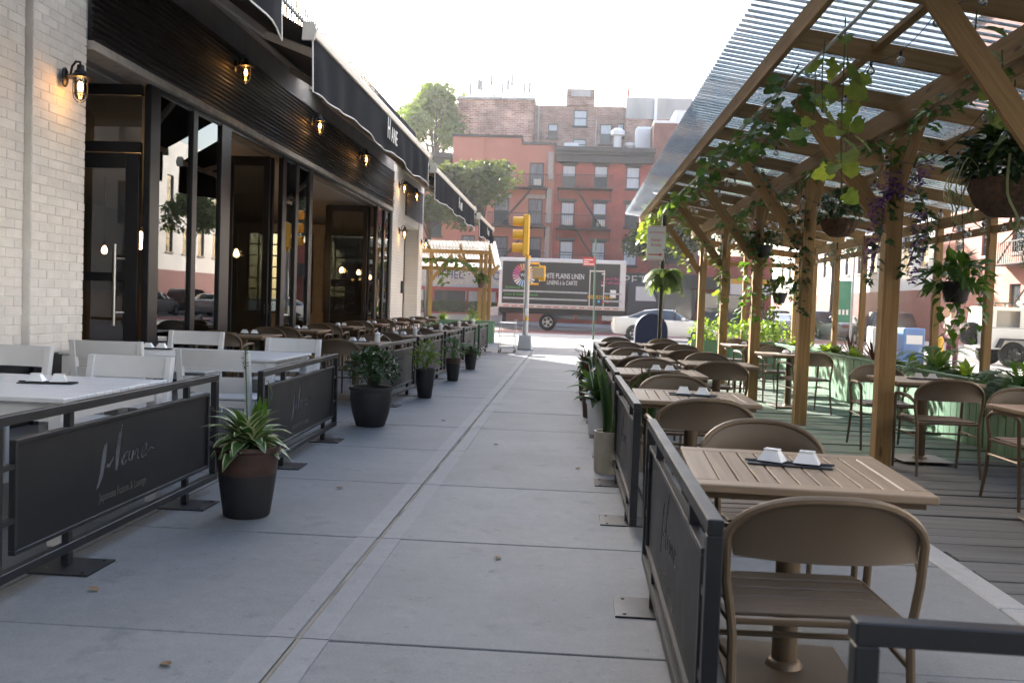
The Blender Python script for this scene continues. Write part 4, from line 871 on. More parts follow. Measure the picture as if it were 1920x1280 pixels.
# hanging plants
def hang(loc, label, kind, r, top, m, vines=0, name='hanging_basket'):
    t = thing(name, label, 'hanging plant', loc, R.uniform(0, 6))
    if kind == 'coco':
        pm_ = MB().lathe([(.001, -r * .95), (r * .45, -r * .9), (r * .8, -r * .6), (r * .97, -r * .2), (r, 0), (r * .9, 0), (r * .86, -r * .15)], 48)
        pm_.v = [(x * (1 + .03 * math.cos(14 * math.atan2(y, x))), y * (1 + .03 * math.cos(14 * math.atan2(y, x))), z) for x, y, z in pm_.v]; pm_.obj('basket', m_coco, t, smooth='n')
    else: MB().lathe([(r * .62, -r * 1.15), (r * .95, 0), (r, 0), (r, .025), (r * .9, .025), (r * .88, -.03)], 22).obj('pot', m_pot if kind == 'pot' else m_terra, t, smooth='n')
    MB().lathe([(.001, -.03), (r * .88, -.045)], 14).obj('soil', m_soil, t)
    ch = MB()
    for k in range(3): a = 2 * PI * k / 3; ch.tube([(math.cos(a) * r * .95, math.sin(a) * r * .95, 0), (0, 0, top * .8)], .004, 4)
    ch.tube([(0, 0, top * .8), (0, 0, top)], .005, 5); ch.obj('hanger', m_tin, t)
    return t
t = hang((3.0, 6.5, 2.27), 'ribbed coco basket with curling spider plant hanging under the pergola roof', 'coco', .27, .72, m_leafd)
stuffpart(bush_mb(420, .34, .22, .12, 0, .12).obj('foliage', m_leafd, t, smooth=1))
sp = MB()
for i in range(34):
    a = R.uniform(0, 6.28); b0 = Vector((math.cos(a) * .2, math.sin(a) * .2, .02)); o_ = R.uniform(.1, .22); dn = R.uniform(.15, .5); pts = cr([b0, b0 + Vector((math.cos(a) * o_ * .6, math.sin(a) * o_ * .6, .12)), b0 + Vector((math.cos(a) * o_, math.sin(a) * o_, -dn * .3)), b0 + Vector((math.cos(a + .5) * o_ * .9, math.sin(a + .5) * o_ * .9, -dn * .7)), b0 + Vector((math.cos(a - .3) * o_ * .7, math.sin(a - .3) * o_ * .7, -dn))], 4); sp.tube(pts, [.008] * (len(pts) - 4) + [.006, .005, .004, .001], 4, 0, False, flat=.25)
sp.obj('spider_leaves', leafmat('variegated blade', (.16, .22, .08), (.34, .38, .2), .3), t, smooth=1); stuffpart(t.children[-1])
cu_ = MB()
for i in range(46):
    a = R.uniform(0, 6.28); c = Vector((-.16 + R.uniform(-.09, .09), -.18 + R.uniform(-.09, .09), -.12 - R.random() * .5)); rr = R.uniform(.015, .035); cu_.tube([c + Vector((rr * math.cos(s) * math.cos(a), rr * math.cos(s) * math.sin(a), rr * math.sin(s) + s * .004)) for s in [k * .7 for k in range(11)]], .0035, 3, 0, False)
stuffpart(cu_.obj('curly_tendrils', leafmat('pale tendril', (.22, .27, .14), (.3, .34, .2), .3), t, smooth=1))
t = hang((3.35, 11.7, 2.5), 'coco basket with trailing pale tendrils hanging deeper under the pergola', 'coco', .23, .5, m_leafd)
stuffpart(bush_mb(260, .27, .22, .11, 0, .12).obj('foliage', m_leafd, t, smooth=1)); sq = MB(); sq.v, sq.f, sq.m = list(cu_.v), list(cu_.f), list(cu_.m); stuffpart(sq.obj('curly_tendrils', MATS['pale tendril'], t, smooth=1))
def trail_vine(m, start, n, dn, L, W, spread=.1):
    p = Vector(start); pts = [p.copy()]; ang = R.uniform(0, 6.28)
    for i in range(n):
        p = p + Vector((math.cos(ang + i * .5) * spread * .4, math.sin(ang + i * .5) * spread * .4, -dn / n)); pts.append(p.copy())
        a = R.uniform(0, 6.28); m.leaf(p, (math.cos(a), math.sin(a), -.6), (math.cos(a) * .7, math.sin(a) * .7, .7), L * R.uniform(.7, 1.1), W, 0, 0, .2, .3)
    m.tube(pts, .003, 3, 1, False)
t = hang((3.92, 9.5, 1.66), 'dark green pothos hanging pot with long leafy strands beside the vinyl panes', 'pot', .16, 1.15, m_leafd)
fo = bush_mb(150, .3, .2, .17, 0, .05, W=.5)
for k in range(7): trail_vine(fo, (R.uniform(-.15, .15), R.uniform(-.15, .15), -.05), R.randint(5, 9), R.uniform(.35, .62), .12, .09)
stuffpart(fo.obj('foliage', [m_leafm, m_stem], t, smooth=1))
t = hang((3.45, 15.2, 1.62), 'bright green trailing pot hanging in front of the end planter', 'pot', .13, 1.2, m_leafl)
fo = bush_mb(150, .26, .2, .13, 0, .04, W=.5)
for k in range(6): trail_vine(fo, (R.uniform(-.1, .1), R.uniform(-.1, .1), -.05), 6, .45, .1, .07)
stuffpart(fo.obj('foliage', [m_leafl, m_stem], t, smooth=1))
t = hang((2.86, 13.75, 2.28), 'flowering begonia in a dark pot hooked on a pergola post', 'pot', .14, .4, m_leafd); stuffpart(bush_mb(240, .25, .17, .09, 0, .08).obj('foliage', m_leafd, t, smooth=1)); bush_mb(26, .25, .2, .05, 0, .1, W=.9).obj('flowers', m_orange, t, smooth=1); stuffpart(t.children[-1])
# ---------------------------------------------------------------- vines
m_leafv = leafmat('young vine leaf', (.13, .19, .035), (.20, .26, .06), .5, .45)
grape = MB().leaf((0, 0, 0), (1, 0, 0), (0, 0, 1), 1, 1, 1, 0, .16, .14); ov = MB().leaf((0, 0, 0), (1, 0, 0), (0, 0, 1), 1, .7, 0, 0, .2, .2); iv = MB().leaf((0, 0, 0), (1, 0, 0), (0, 0, 1), 1, .95, 2, 0, .1, .15)
GM = {k: [g.mesh('leaf', m, smooth=1) for m in (m_leafm, m_leafl, m_leafv)] for k, g in (('g', grape), ('o', ov), ('i', iv))}
def vine(name, label, paths, leafsize, every, kind='g', mi=(0, 1), r=.005, out=.06, group='climbing vines on the pergola', down=.5, joined=False, lm=None):
    t = thing(name, label, 'vine', paths[0][0], 0, group); o0 = Vector(paths[0][0]); st = MB(); jn = MB(); n = 0
    for pth in paths:
        P = cr(pth, 6); st.tube([p - o0 for p in P], r, 5, 0, False); acc = 0
        for a, b in zip(P[:-1], P[1:]):
            acc += (b - a).length
            while acc > every:
                acc -= every; c = b - o0; an = R.uniform(0, 6.28); d = Vector((math.cos(an), math.sin(an), -down + R.uniform(-.4, .4))).normalized(); c = c + d * R.uniform(.2, 1) * out; s = leafsize * R.uniform(.6, 1.2)
                upv = (Vector((0, 0, 1)) + rnd_dir(-1, 1) * .7).normalized()
                if joined: jn.leaf(c, d, upv, s, s * .9, {'g': 1, 'o': 0, 'i': 2}[kind], 0, .15, .15)
                else:
                    x = d; y_ = upv.cross(x).normalized(); z_ = x.cross(y_); M = Matrix((x, y_, z_)).transposed().to_4x4(); M.translation = c
                    lo = link('leaf', GM[kind][R.choice(mi)], t); lo.matrix_local = M @ Matrix.Diagonal((s, s, s, 1))
    stuffpart(st.obj('stem', m_stem, t, smooth=1))
    if joined: stuffpart(jn.obj('foliage', lm or m_leafm, t, smooth=1))
    return t
vine('grape_vine', 'large-leaved vine strands hanging from the first roof purlin', [[(1.78, 6.3, 3.3), (1.80, 6.35, 2.9), (1.79, 6.3, 2.5), (1.83, 6.35, 2.12)], [(1.68, 6.4, 3.2), (1.67, 6.4, 2.95), (1.70, 6.45, 2.7)], [(1.86, 6.5, 3.1), (1.9, 6.5, 2.8), (1.88, 6.5, 2.4)], [(1.74, 6.9, 3.2), (1.76, 6.9, 2.9), (1.74, 6.9, 2.65)]], .15, .10, 'g', (1, 2), out=.07, down=.5)
vine('grape_vine', 'large-leaved vine climbing the brace above the coco basket', [[(2.5, 5.6, 2.9), (2.65, 5.9, 2.75), (2.75, 6.1, 2.6), (2.86, 6.2, 2.5)], [(2.3, 5.5, 3.1), (2.35, 5.6, 2.95), (2.5, 5.7, 2.8)], [(2.9, 6.6, 2.95), (2.92, 6.6, 2.7), (2.95, 6.6, 2.55)]], .15, .075, 'g', (1, 2), out=.07, down=.8)
vine('grape_vine', 'long leafy vine trained along the conduit below the pergola fascia', [[(1.7, 7.2, 3.22), (1.75, 9, 3.12), (1.7, 11, 3.17), (1.76, 13, 3.1), (1.72, 15.5, 3.15), (1.75, 17.5, 3.1)], [(1.8, 7.4, 3.15), (1.85, 8.5, 2.98), (1.8, 10, 3.05)]], .12, .055, 'g', (0, 0, 1), out=.16)
vine('grape_vine', 'sunlit yellow-green vine wrapping the far corner of the pergola', [[(1.6, 17.6, 3.2), (1.58, 18.6, 3.05), (1.6, 19.6, 2.95), (1.62, 20.6, 2.9)], [(1.75, 19.4, 3.1), (2.0, 19.42, 2.8), (2.3, 19.4, 2.5), (2.6, 19.4, 2.2)], [(1.8, 16.6, 3.05), (2.1, 16.6, 2.8), (2.45, 16.6, 2.5), (2.7, 16.6, 2.15), (2.72, 16.6, 1.6)], [(1.62, 19, 3.0), (1.6, 19.1, 2.75), (1.66, 19, 2.45)]], .125, .036, 'g', (2, 2, 1), out=.16)
vine('ivy', 'dark ivy with small leaves covering the second brace and post', [[(2.1, 11, 3.1), (2.4, 11, 2.72), (2.66, 11, 2.3), (2.7, 10.92, 1.8), (2.72, 10.9, 1.35)], [(2.74, 10.9, 2.6), (2.7, 10.88, 2.0), (2.69, 10.9, 1.6)]], .085, .016, 'i', joined=True, lm=m_leafd, out=.13)
vine('ivy', 'pink-flowered ivy bunched round the third pergola post', [[(2.74, 13.8, 2.5), (2.7, 13.72, 2.1), (2.69, 13.72, 1.7), (2.7, 13.7, 1.2)], [(2.3, 13.8, 2.8), (2.55, 13.8, 2.5), (2.75, 13.75, 2.2)], [(2.85, 13.7, 2.3), (2.95, 13.7, 2.15), (3.0, 13.7, 2.0)]], .10, .014, 'o', joined=True, lm=m_leafm, out=.2)
iv3 = bpy.data.objects['ivy.001']
bush_mb(22, .16, .75, .06, 0, -.6, W=.9).obj('flowers', m_pink, iv3, smooth=1); stuffpart(iv3.children[-1])
vine('ivy', 'thin ivy trailing down the fourth pergola post', [[(2.72, 16.55, 2.3), (2.7, 16.5, 1.8), (2.72, 16.5, 1.3), (2.71, 16.52, .9)]], .07, .02, 'i', joined=True, lm=m_leafm, out=.09)
vine('ivy', 'ivy threaded along the main beam over the coco basket', [[(2.79, 6.0, 3.05), (2.7, 7, 2.92), (2.85, 8, 2.9), (2.7, 9.5, 2.95), (2.8, 11.5, 2.9), (2.75, 14, 2.95), (2.8, 17, 2.9)]], .09, .022, 'i', joined=True, lm=m_leafm, out=.17)
vine('ivy', 'dark ivy bunch hanging beside the purple wisteria on the first post', [[(2.95, 8.05, 2.55), (2.98, 8.0, 2.2), (2.93, 8.0, 1.9), (2.87, 8.0, 1.7)], [(2.75, 8.0, 2.5), (2.66, 8.0, 2.2), (2.64, 8.0, 1.95), (2.55, 8, 1.6)], [(2.9, 7.9, 2.4), (3.0, 7.9, 2.1), (2.96, 7.95, 1.85)]], .085, .02, 'i', joined=True, lm=m_leafd, out=.09)
t = thing('wisteria', 'purple wisteria racemes hanging on the first pergola post', 'flowering vine', (2.7, 8.0, 2.3)); ws = MB()
for (x0, y0_, z0_, L) in ((-.13, -.03, .02, .62), (.20, -.13, -.1, .60), (.10, -.12, .28, .26), (-.02, -.1, .24, .24), (.24, -.1, .36, .25), (-.08, -.08, .14, .2)):
    for i in range(int(L * 300)):
        u = R.random(); rr = .036 * (1 - u) ** .7 + .01; a = R.uniform(0, 6.28); ws.leaf((x0 + math.cos(a) * rr + .02 * math.sin(u * 5), y0_ + math.sin(a) * rr, z0_ - u * L), (math.cos(a), math.sin(a), -.2), (0, 0, 1), .04, .034, 3)
stuffpart(ws.obj('blossom', m_purple, t)); ws2 = MB()
for i in range(40): ws2.leaf((R.uniform(-.15, .25), R.uniform(-.1, .05), R.uniform(.2, .5)), rnd_dir(-.5, .8), (0, 0, 1), .13, .06, 0)
stuffpart(ws2.obj('foliage', m_leafm, t, smooth=1))
# ---------------------------------------------------------------- string lights
bulb_g = MB().lathe([(.004, .03), (.013, .022), (.026, .006), (.030, -.008), (.026, -.024), (.014, -.036), (.001, -.039)], 12).mesh('bulb', m_globe, smooth='n'); sock = MB().lathe([(.011, .028), (.011, .055), (.006, .06)], 8).mesh('socket', m_tin, smooth='n')
def string(label, pts, sp, sag=.08):
    t = thing('string_light', label, 'string light', pts[0], 0, 'globe string lights under the pergola'); o0 = Vector(pts[0]); P = []
    for a, b in zip(pts[:-1], pts[1:]):
        a, b = Vector(a), Vector(b)
        for k in range(6): u = k / 6; P.append(a.lerp(b, u) + Vector((0, 0, -sag * 4 * u * (1 - u))))
    P.append(Vector(pts[-1])); MB().tube([p - o0 for p in P], .0035, 4, 0, False).obj('cable', m_tin, t); acc = 0
    for a, b in zip(P[:-1], P[1:]):
        acc += (b - a).length
        if acc > sp:
            acc = 0; bo = link('bulb', bulb_g, t, b - o0 + Vector((0, 0, -.06))); link('socket', sock, bo)
string('globe bulb string strung below the roof nearest the fascia', [(2.12, y, zr(2.12) - .16 - (.02 if i % 2 else 0)) for i, y in enumerate(RY)], .5)
string('globe bulb string strung between the rafters over the planters', [(3.5, y, zr(3.5) - .16) for y in RY], .5)
string('globe bulb string swagged along the outer rail above the vinyl panes', [(4.88, y, 2.52) for y in OY], .4, .12)
string('globe bulb string crossing from the first post to the outer rail', [(2.9, 8.15, 2.75), (3.4, 9.2, 2.55), (4.0, 10.2, 2.5), (4.85, 11.1, 2.45)], .3, .12)
string('globe bulb string wound round the posts under the main beam', [(2.7, y, 2.7) if i % 2 == 0 else (2.9, y, 2.8) for i, y in enumerate([5.3, 6.7, 8.1, 9.6, 10.9, 12.4, 13.7, 15.2, 16.6, 18, 19.4])], .42, .2)
# ================================================================ street: buildings beyond
m_stucco = mat('orange red stucco', (.42, .17, .12), .85, var=.07, scale=.6, bump=.2, bscale=8)
m_redb = brickmat('red brick', (.31, .075, .055), (.36, .09, .065), (.26, .11, .09), .22, .075, .006)
m_oldb = brickmat('weathered brick', (.27, .10, .07), (.46, .27, .2), (.5, .42, .36), .5, .16, .02, 'XZ', .5)
m_oldb2 = brickmat('brown brick rear', (.22, .11, .08), (.34, .21, .165), (.38, .32, .28), .45, .15, .016, 'XZ', .35)
m_pinkb = brickmat('salmon brick', (.42, .17, .125), (.46, .20, .15), (.40, .25, .2), .22, .075, .006, 'YZ', .12)
m_pale = mat('pale limestone', (.55, .52, .47), .85, var=.08, scale=.5)
m_dkred = mat('maroon shopfront', (.16, .03, .028), .6, var=.1)
m_trim = mat('dark cornice paint', (.045, .043, .042), .6, var=.2, scale=2); m_iron = mat('fire escape iron', (.05, .042, .04), .6); m_sand = mat('sandstone lintel', (.38, .31, .27), .85, var=.1)
m_winf = mat('window sash', (.05, .05, .052), .5); m_wing = mat('window glass dark', (.05, .06, .07), .06, spec=.9); m_curt = mat('pale window blind', (.50, .52, .54), .35, var=.15, scale=2.5, stretch=(6, 1, .4))
m_conc = mat('grey render', (.40, .385, .37), .9, var=.2, scale=.8, stretch=(1, 1, .3))
def TY(x0, y, z0=0): return Matrix(((1, 0, 0, x0), (0, 0, -1, y), (0, 1, 0, z0), (0, 0, 0, 1)))
def window(parent, x0, x1, z0, z1, y, lintel=None, blind=None, fr=m_winf, sill=True):
    w_ = x1 - x0
    f = MB().box(x0, x0 + .07, y + .10, y + .18, z0, z1).box(x1 - .07, x1, y + .10, y + .18, z0, z1).box(x0 + .07, x1 - .07, y + .10, y + .18, z1 - .08, z1).box(x0 + .07, x1 - .07, y + .10, y + .18, z0, z0 + .08).box(x0 + .07, x1 - .07, y + .11, y + .17, (z0 + z1) / 2 - .04, (z0 + z1) / 2 + .04).obj('window', fr, parent)
    zm = (z0 + z1) / 2
    for a, b in ((z0 + .08, zm - .04), (zm + .04, z1 - .08)): MB().box(x0 + .07, x1 - .07, y + .135, y + .145, a, b).obj('pane', blind if (blind and (b > zm or R.random() < .6)) else m_wing, f)
    if sill: MB().box(x0 - .12, x1 + .12, y - .08, y + .1, z0 - .14, z0 - .002).obj('sill', lintel or m_trim, f)
    if lintel: MB().box(x0 - .15, x1 + .15, y - .07, y - .003, z1 + .002, z1 + .22).obj('lintel', lintel, f)
    return f
def building(name, label, x0, x1, y, H, m, wins, depth=9, lintel=None, blind=None):
    t = thing(name, label, 'building', ((x0 + x1) / 2, y, 0))
    t.location = (0, 0, 0); mb = MB(); wall_holes(mb, TY(x0, y), x1 - x0, H, [(a - x0, b - x0, c, d) for a, b, c, d in wins], .2)
    mb.box(x0, x1, y + .2, y + depth, 0, H); mb.obj('wall', m, t)
    for i, (a, b, c, d) in enumerate(wins): window(t, a, b, c, d, y, lintel, blind if (blind and i % 3 != 2) else blind)
    return t
def fire_escape(parent, x0, x1, y, zs, sx0, sx1):
    for k, z in enumerate(zs):
        p = MB().box(x0, x1, y - 1.0, y - .02, z - .06, z)
        p = p.obj('fire_escape_platform', m_iron, parent); rl_ = MB()
        n = int((x1 - x0) / .16)
        for i in range(n + 1): rl_.box(x0 + (x1 - x0) * i / n - .012, x0 + (x1 - x0) * i / n + .012, y - 1.0, y - .976, z, z + .95)
        rl_.box(x0, x1, y - 1.01, y - .97, z + .95, z + 1.0); rl_.box(x0, x0 + .03, y - .97, y, z + .95, z + 1.0).box(x1 - .03, x1, y - .97, y, z + .95, z + 1.0); stuffpart(rl_.obj('railing', m_iron, p))
        for xb in (x0 + .1, x1 - .1): MB().tube([(xb, y - .9, z - .05), (xb, y - .02, z - .9)], .03, 4).obj('bracket', m_iron, p)
        if k < len(zs) - 1:
            z2 = zs[k + 1]; a, b = (sx0, sx1)
            for dy in (-.75, -.35): MB().tube([(a, y + dy, z), (b, y + dy, z2)], .05, 4).obj('stair_stringer', m_iron, p)
            st_ = MB()
            for q in range(14): u = (q + .5) / 14; st_.box(a + (b - a) * u - .1, a + (b - a) * u + .1, y - .75, y - .35, z + (z2 - z) * u, z + (z2 - z) * u + .03)
            stuffpart(st_.obj('stair_tread', m_iron, p))
cols3 = ((-8.52, -7.45), (-6.05, -4.9), (-3.42, -2.32))
A = building('apartment_building', 'orange-red stucco walk-up with a fire escape behind the truck', -9.4, -1.48, 70, 13.55, m_stucco, [(a, b, z0, z1) for a, b in cols3 for z0, z1 in ((10.4, 12.2), (7.5, 9.45), (4.6, 6.5))], blind=mat('grey curtain', (.16, .16, .17), .6, var=.5, scale=4, stretch=(5, 1, .3)))
MB().box(-9.4, -4.1, 70.0, 79, 13.55, 14.05).obj('parapet', m_stucco, A); MB().box(-9.5, -4.05, 69.85, 79.1, 14.05, 14.22).box(-4.05, -1.4, 69.85, 79.1, 13.55, 13.72).obj('coping', m_trim, A)
for a, b in cols3[1:]: MB().box(a - .2, b + .2, 69.9, 69.997, 9.46, 9.75).obj('lintel', m_sand, A)
fire_escape(A, -6.4, -1.95, 70, (10.2, 7.25, 4.3), -3.1, -5.6)
MB().box(-2.0, -1.6, 69.7, 69.99, 10.9, 13.0).box(-2.05, -1.65, 69.7, 69.99, 7.6, 10.2).box(-2.05, -1.7, 69.7, 69.99, 5, 7.3).obj('brick_chase', m_sand, A); MB().tube([(-6.95, 69.93, 13.9), (-6.95, 69.93, 4)], .04, 5).obj('drainpipe', m_stucco, A)
MB().box(-9.4, -1.48, 69.2, 69.9, 3.2, 4.0).obj('shop_fascia', m_trim, A)
colsB = ((-.9, .14), (1.54, 2.58), (3.98, 5.02))
B = building('apartment_building', 'dark red brick walk-up with black cornice and window hoods', -1.45, 6.02, 70, 12.8, m_redb, [(a, b, z0, z1) for a, b in colsB for z0, z1 in ((10.38, 12.08), (7.45, 9.28), (4.55, 6.3))], lintel=m_trim, blind=m_curt)
MB().box(-1.48, 6.1, 69.3, 79, 13.05, 13.4).box(-1.4, 6.0, 69.55, 69.98, 12.25, 12.8).box(-1.45, 6.05, 69.4, 79, 12.8, 13.05).obj('cornice', m_trim, B, bevel=.03)
fire_escape(B, -1.25, 2.95, 70, (10.25, 7.2, 4.2), .2, 2.3)
for i, (x, z) in enumerate(((-.55, 7.45), (1.9, 7.45))): MB().box(x - .05, x + .6, 69.55, 70.1, z + .02, z + .5).obj('air_conditioner', m_cream, B)
acs = MB().box(-3.05, -2.5, 69.55, 70.1, 10.45, 10.9).obj('air_conditioner', m_cream, A)
MB().box(-1.45, 6.0, 69.1, 69.9, 2.9, 3.9).obj('shop_fascia', m_trim, B)
for i in range(4): MB().box(-1.2 + i * 1.85, .4 + i * 1.85, 69.85, 69.98, .3, 2.8).obj('shop_window', m_wing, B)
C_ = building('apartment_building', 'brick building with dark bracketed cornice behind the hedge restaurant', -13.6, -9.45, 70.2, 12.1, m_stucco, [(-13.1, -12.1, 9.6, 11.4), (-11.0, -10.1, 9.6, 11.4), (-13.1, -12.1, 6.4, 8.2), (-11.0, -10.1, 6.4, 8.2)]); MB().box(-13.65, -9.42, 69.5, 79, 12.4, 12.75).box(-13.6, -9.5, 69.8, 70.18, 11.7, 12.4).obj('cornice', m_trim, C_)
D_ = building('apartment_building', 'brown brick building with white stepped parapet beside the red walk-up', 6.05, 9.8, 71, 15.6, brickmat('brown red brick', (.20, .075, .06), (.24, .10, .08), (.26, .17, .14), .22, .075, .008), [(x, x + 1, z, z + 1.8) for x in (7.4,) for z in (5.0, 8.2, 11.4)], 5, blind=m_curt); MB().box(6.0, 7.6, 70.9, 76, 15.6, 15.8).box(7.6, 9.2, 70.9, 76, 15.6, 16.6).box(9.2, 9.85, 70.9, 76, 15.6, 15.85).obj('parapet', m_white, D_)
MB().box(6.1, 9.8, 69.7, 70.99, 2.95, 4.0).obj('shop_fascia', m_trim, D_); MB().box(6.2, 9.7, 70.85, 70.99, .2, 2.9).obj('shop_window', m_wing, D_)
sg = thing('shop_sign', 'dark green shop sign with white PET letters beyond the truck cab', 'sign', (5.4, 68.6, 3.4)); MB().box(-1.7, 3.6, 0, .2, -.55, .55).obj('board', mat('dark green sign board', (.03, .05, .045), .5), sg); lettering('PET', .95, m_cream, sg, (-.55, -.012, 0), TYN, 1.1, .01, spacing=1.1)
for x in (-1.5, 3.3): MB().box(x, x + .1, .2, 1.3, -.1, .1).obj('bracket', m_iron, sg)
sg = thing('shop_sign', 'small orange and white shop sign seen between the pergola posts', 'sign', (13.4, 68.8, 3.2)); MB().box(-1.4, 1.6, 0, .2, -.6, .6).obj('board', m_white, sg); MB().box(-1.4, 1.6, -.02, -.003, .2, .6).obj('stripe', m_yellow, sg); lettering('es', .8, m_dkred, sg, (-.2, -.012, -.2), TYN, 1.1, .01)
G_ = building('shop_row', 'low dark shop row seen between the pergola posts', 9.85, 15.5, 71, 5.6, m_redb, [(10.4, 11.6, .3, 2.7), (12.2, 13.4, .3, 2.7), (14, 15, .3, 2.7)]); MB().box(9.85, 15.5, 69.9, 70.99, 2.95, 3.9).obj('shop_fascia', m_trim, G_)
# rear tall buildings
E1 = building('rear_building', 'tall weathered brick side wall topped with antenna frames', -10.44, -3.71, 80.5, 19.24, m_oldb, [], 4); MB().box(-10.53, -3.62, 80.3, 84.6, 19.24, 19.45).obj('coping', m_conc, E1)
an = thing('antenna_rack', 'grey cluster of rooftop antenna frames and panels', 'antennas', (-6.91, 81.6, 19.45)); ra = MB()
ra.box(-3.1, 3.1, -.05, .05, .35, .45).box(-3.1, 3.1, -.05, .05, 1.0, 1.06)
for i in range(24): x = -3.0 + i * .26 + R.uniform(-.1, .1); ra.tube([(x, R.uniform(-.4, .4), 0), (x + R.uniform(-.1, .1), R.uniform(-.4, .4), R.uniform(1.0, 2.2))], .035, 4)
for i in range(18): ra.tube([(R.uniform(-3, 3), 0, R.uniform(0, 1)), (R.uniform(-3, 3), 0, R.uniform(.3, 1.2))], .02, 3)
stuffpart(ra.obj('frame', m_galv, an))
for x, h in ((-2.6, 1.3), (-1.85, 1.9), (-1.6, 1.7), (-.75, 2.4), (.25, 1.4), (.75, 1.9), (1.1, 2.5), (2.2, 1.4), (2.7, 1.6)): MB().cb((x, -.2, h * .7), (.24, .12, .95)).obj('panel_antenna', m_conc, an)
E2 = building('rear_building', 'brown brick rear facade with a small chimney tower and mixed windows', -3.69, 4.29, 80.7, 18.9, m_oldb2, [(-2.42, -1.57, 16.07, 17.3), (2.15, 3.16, 15.62, 17.38), (3.62, 4.21, 16.21, 17.47), (-0.21, 0.97, 15.03, 16.04), (-0.21, 0.97, 17.13, 18.56)], 3.5, blind=m_curt)
MB().box(-0.9, 1.56, 80.5, 82.6, 18.9, 20.33).obj('tower', m_oldb2, E2); MB().box(-0.51, 1.18, 80.4, 80.6, 19.66, 20.21).obj('tower_vent', m_conc, E2)
for x_, z_ in ((-3.28, 18.9), (1.77, 17.72)): MB().tube([(x_, 80.6, z_), (x_, 80.6, 13)], .06, 5).obj('drainpipe', m_conc, E2)
E3 = building('rear_building', 'grey rendered wall over brick beside the brown rear facade', 4.319999999999999, 10.02, 80.3, 17.81, m_oldb2, [], 4); MB().box(4.319999999999999, 10.02, 80.25, 84, 17.81, 19.66).obj('render_band', m_conc, E3); MB().box(6.74, 6.99, 80.0, 80.2, 15, 21.26).obj('flue', m_white, E3); MB().box(4.38, 4.55, 80.4, 80.8, 19.66, 20.42).obj('chimney', m_redb, E3)
hv = thing('roof_vents', 'white ventilation ducts on the red walk-up roof', 'vents', (4.5, 74, 13.4)); MB().lathe([(.3, 0), (.3, 1.7), (.55, 1.75), (.55, 2.1), (.3, 2.3)], 12, (-1.1, 0, 0)).obj('vent', m_white, hv, smooth='n'); MB().box(.3, 1.6, -.6, .6, 0, 2.4).obj('duct', m_white, hv, bevel=.15); MB().lathe([(.25, 0), (.25, .9), (.4, .95), (.4, 1.2)], 12, (-.1, .2, 0)).obj('vent', m_white, hv, smooth='n'); MB().box(-5.4, -4.2, -.5, .5, 0, 1.0).obj('vent', m_white, hv, bevel=.05)
# restaurant shed far left
sh_ = thing('dining_shed', 'far outdoor dining shed with red posts, hedge planter and blue lettering', 'shed', (0, 0, 0)); MB().box(-17, -4.6, 62, 65, 2.35, 2.5).obj('roof', mat('pale blue metal', (.35, .42, .47), .5), sh_); MB().box(-17, -4.6, 61.9, 61.99, 2.1, 2.35).obj('fascia', mat('red paint', (.30, .045, .04), .5), sh_)
for x in (-13, -11.2, -9.35, -7.0, -5.0): MB().box(x - .07, x + .07, 62.0, 62.14, -.12, 2.1).obj('post', MATS['red paint'], sh_)
MB().box(-17, -4.6, 61.6, 62.6, -.13, .5).obj('planter', m_conc, sh_); MB().box(-17.02, -4.58, 61.56, 62.62, .5, .6).obj('planter_rim', MATS['red paint'], sh_)
hd = bush_mb(1, .1, .1, .1); hd = MB()
for i in range(5200): hd.leaf((R.uniform(-17, -4.7), R.uniform(61.7, 62.5), .6 + R.random() ** .7 * .75), rnd_dir(-.3, 1), rnd_dir(-1, 1), .16, .10, 3)
stuffpart(hd.obj('hedge', m_leaft, sh_))
MB().box(-17, -4.7, 66.5, 66.7, 2.6, 4.0).obj('sign_band', m_ledge, sh_); MB().box(-17, -4.7, 68, 68.2, -.1, 2.6).obj('back_wall', m_trim, sh_)
for x in (-12.9, -11.5, -10.1, -8.7, -7.3, -5.9): MB().box(x - .5, x + .5, 67.9, 67.98, .6, 2.2).obj('shop_window', m_curt if int(x) % 2 else m_wing, sh_)
m_navy = mat('navy letter', (.03, .05, .16), .5); lettering('ITHEL', .85, m_navy, sh_, (-8.8, 66.48, 3.3), TYN, .9, .01); lettering('TO', .85, m_navy, sh_, (-5.6, 66.48, 3.3), TYN, .9, .01)
MB().box(-17, -4.7, 66.7, 68.2, 3.9, 4.05).obj('canopy', m_trim, sh_)
# buildings across the avenue (facing -X)
def TX(x, y0, z0=0): return Matrix(((0, 0, -1, x), (-1, 0, 0, y0), (0, 1, 0, z0), (0, 0, 0, 1)))
def building_x(label, x, y0, y1, H, m, wins):
    t = thing('avenue_building', label, 'building'); mb = MB(); wall_holes(mb, TX(x, y1), y1 - y0, H, [(y1 - b, y1 - a, c, d) for a, b, c, d in wins], .2); mb.box(x + .2, x + 12, y0, y1, 0, H); mb.obj('wall', m, t)
    for a, b, c, d in wins:
        f = MB().box(x + .1, x + .16, a, a + .08, c, d).box(x + .1, x + .16, b - .08, b, c, d).box(x + .1, x + .16, a + .08, b - .08, (c + d) / 2 - .04, (c + d) / 2 + .04).obj('window', m_winf, t); MB().box(x + .13, x + .14, a + .08, b - .08, c, d).obj('pane', m_wing, f); MB().box(x - .08, x + .1, a - .1, b + .1, c - .14, c - .003).obj('sill', m_sand, f)
    return t
F1 = building_x('salmon brick building with fire escape and white graffiti across the avenue', 21, 33, 53, 17, m_pinkb, [(y, y + 1.1, z, z + 1.9) for y in (34.2, 37.4, 40.6, 43.8, 47, 50.2) for z in (1.2, 4.6, 8.0, 11.4)])
MB().box(20.6, 33, 32.9, 53.1, 17, 17.5).obj('cornice', m_trim, F1)
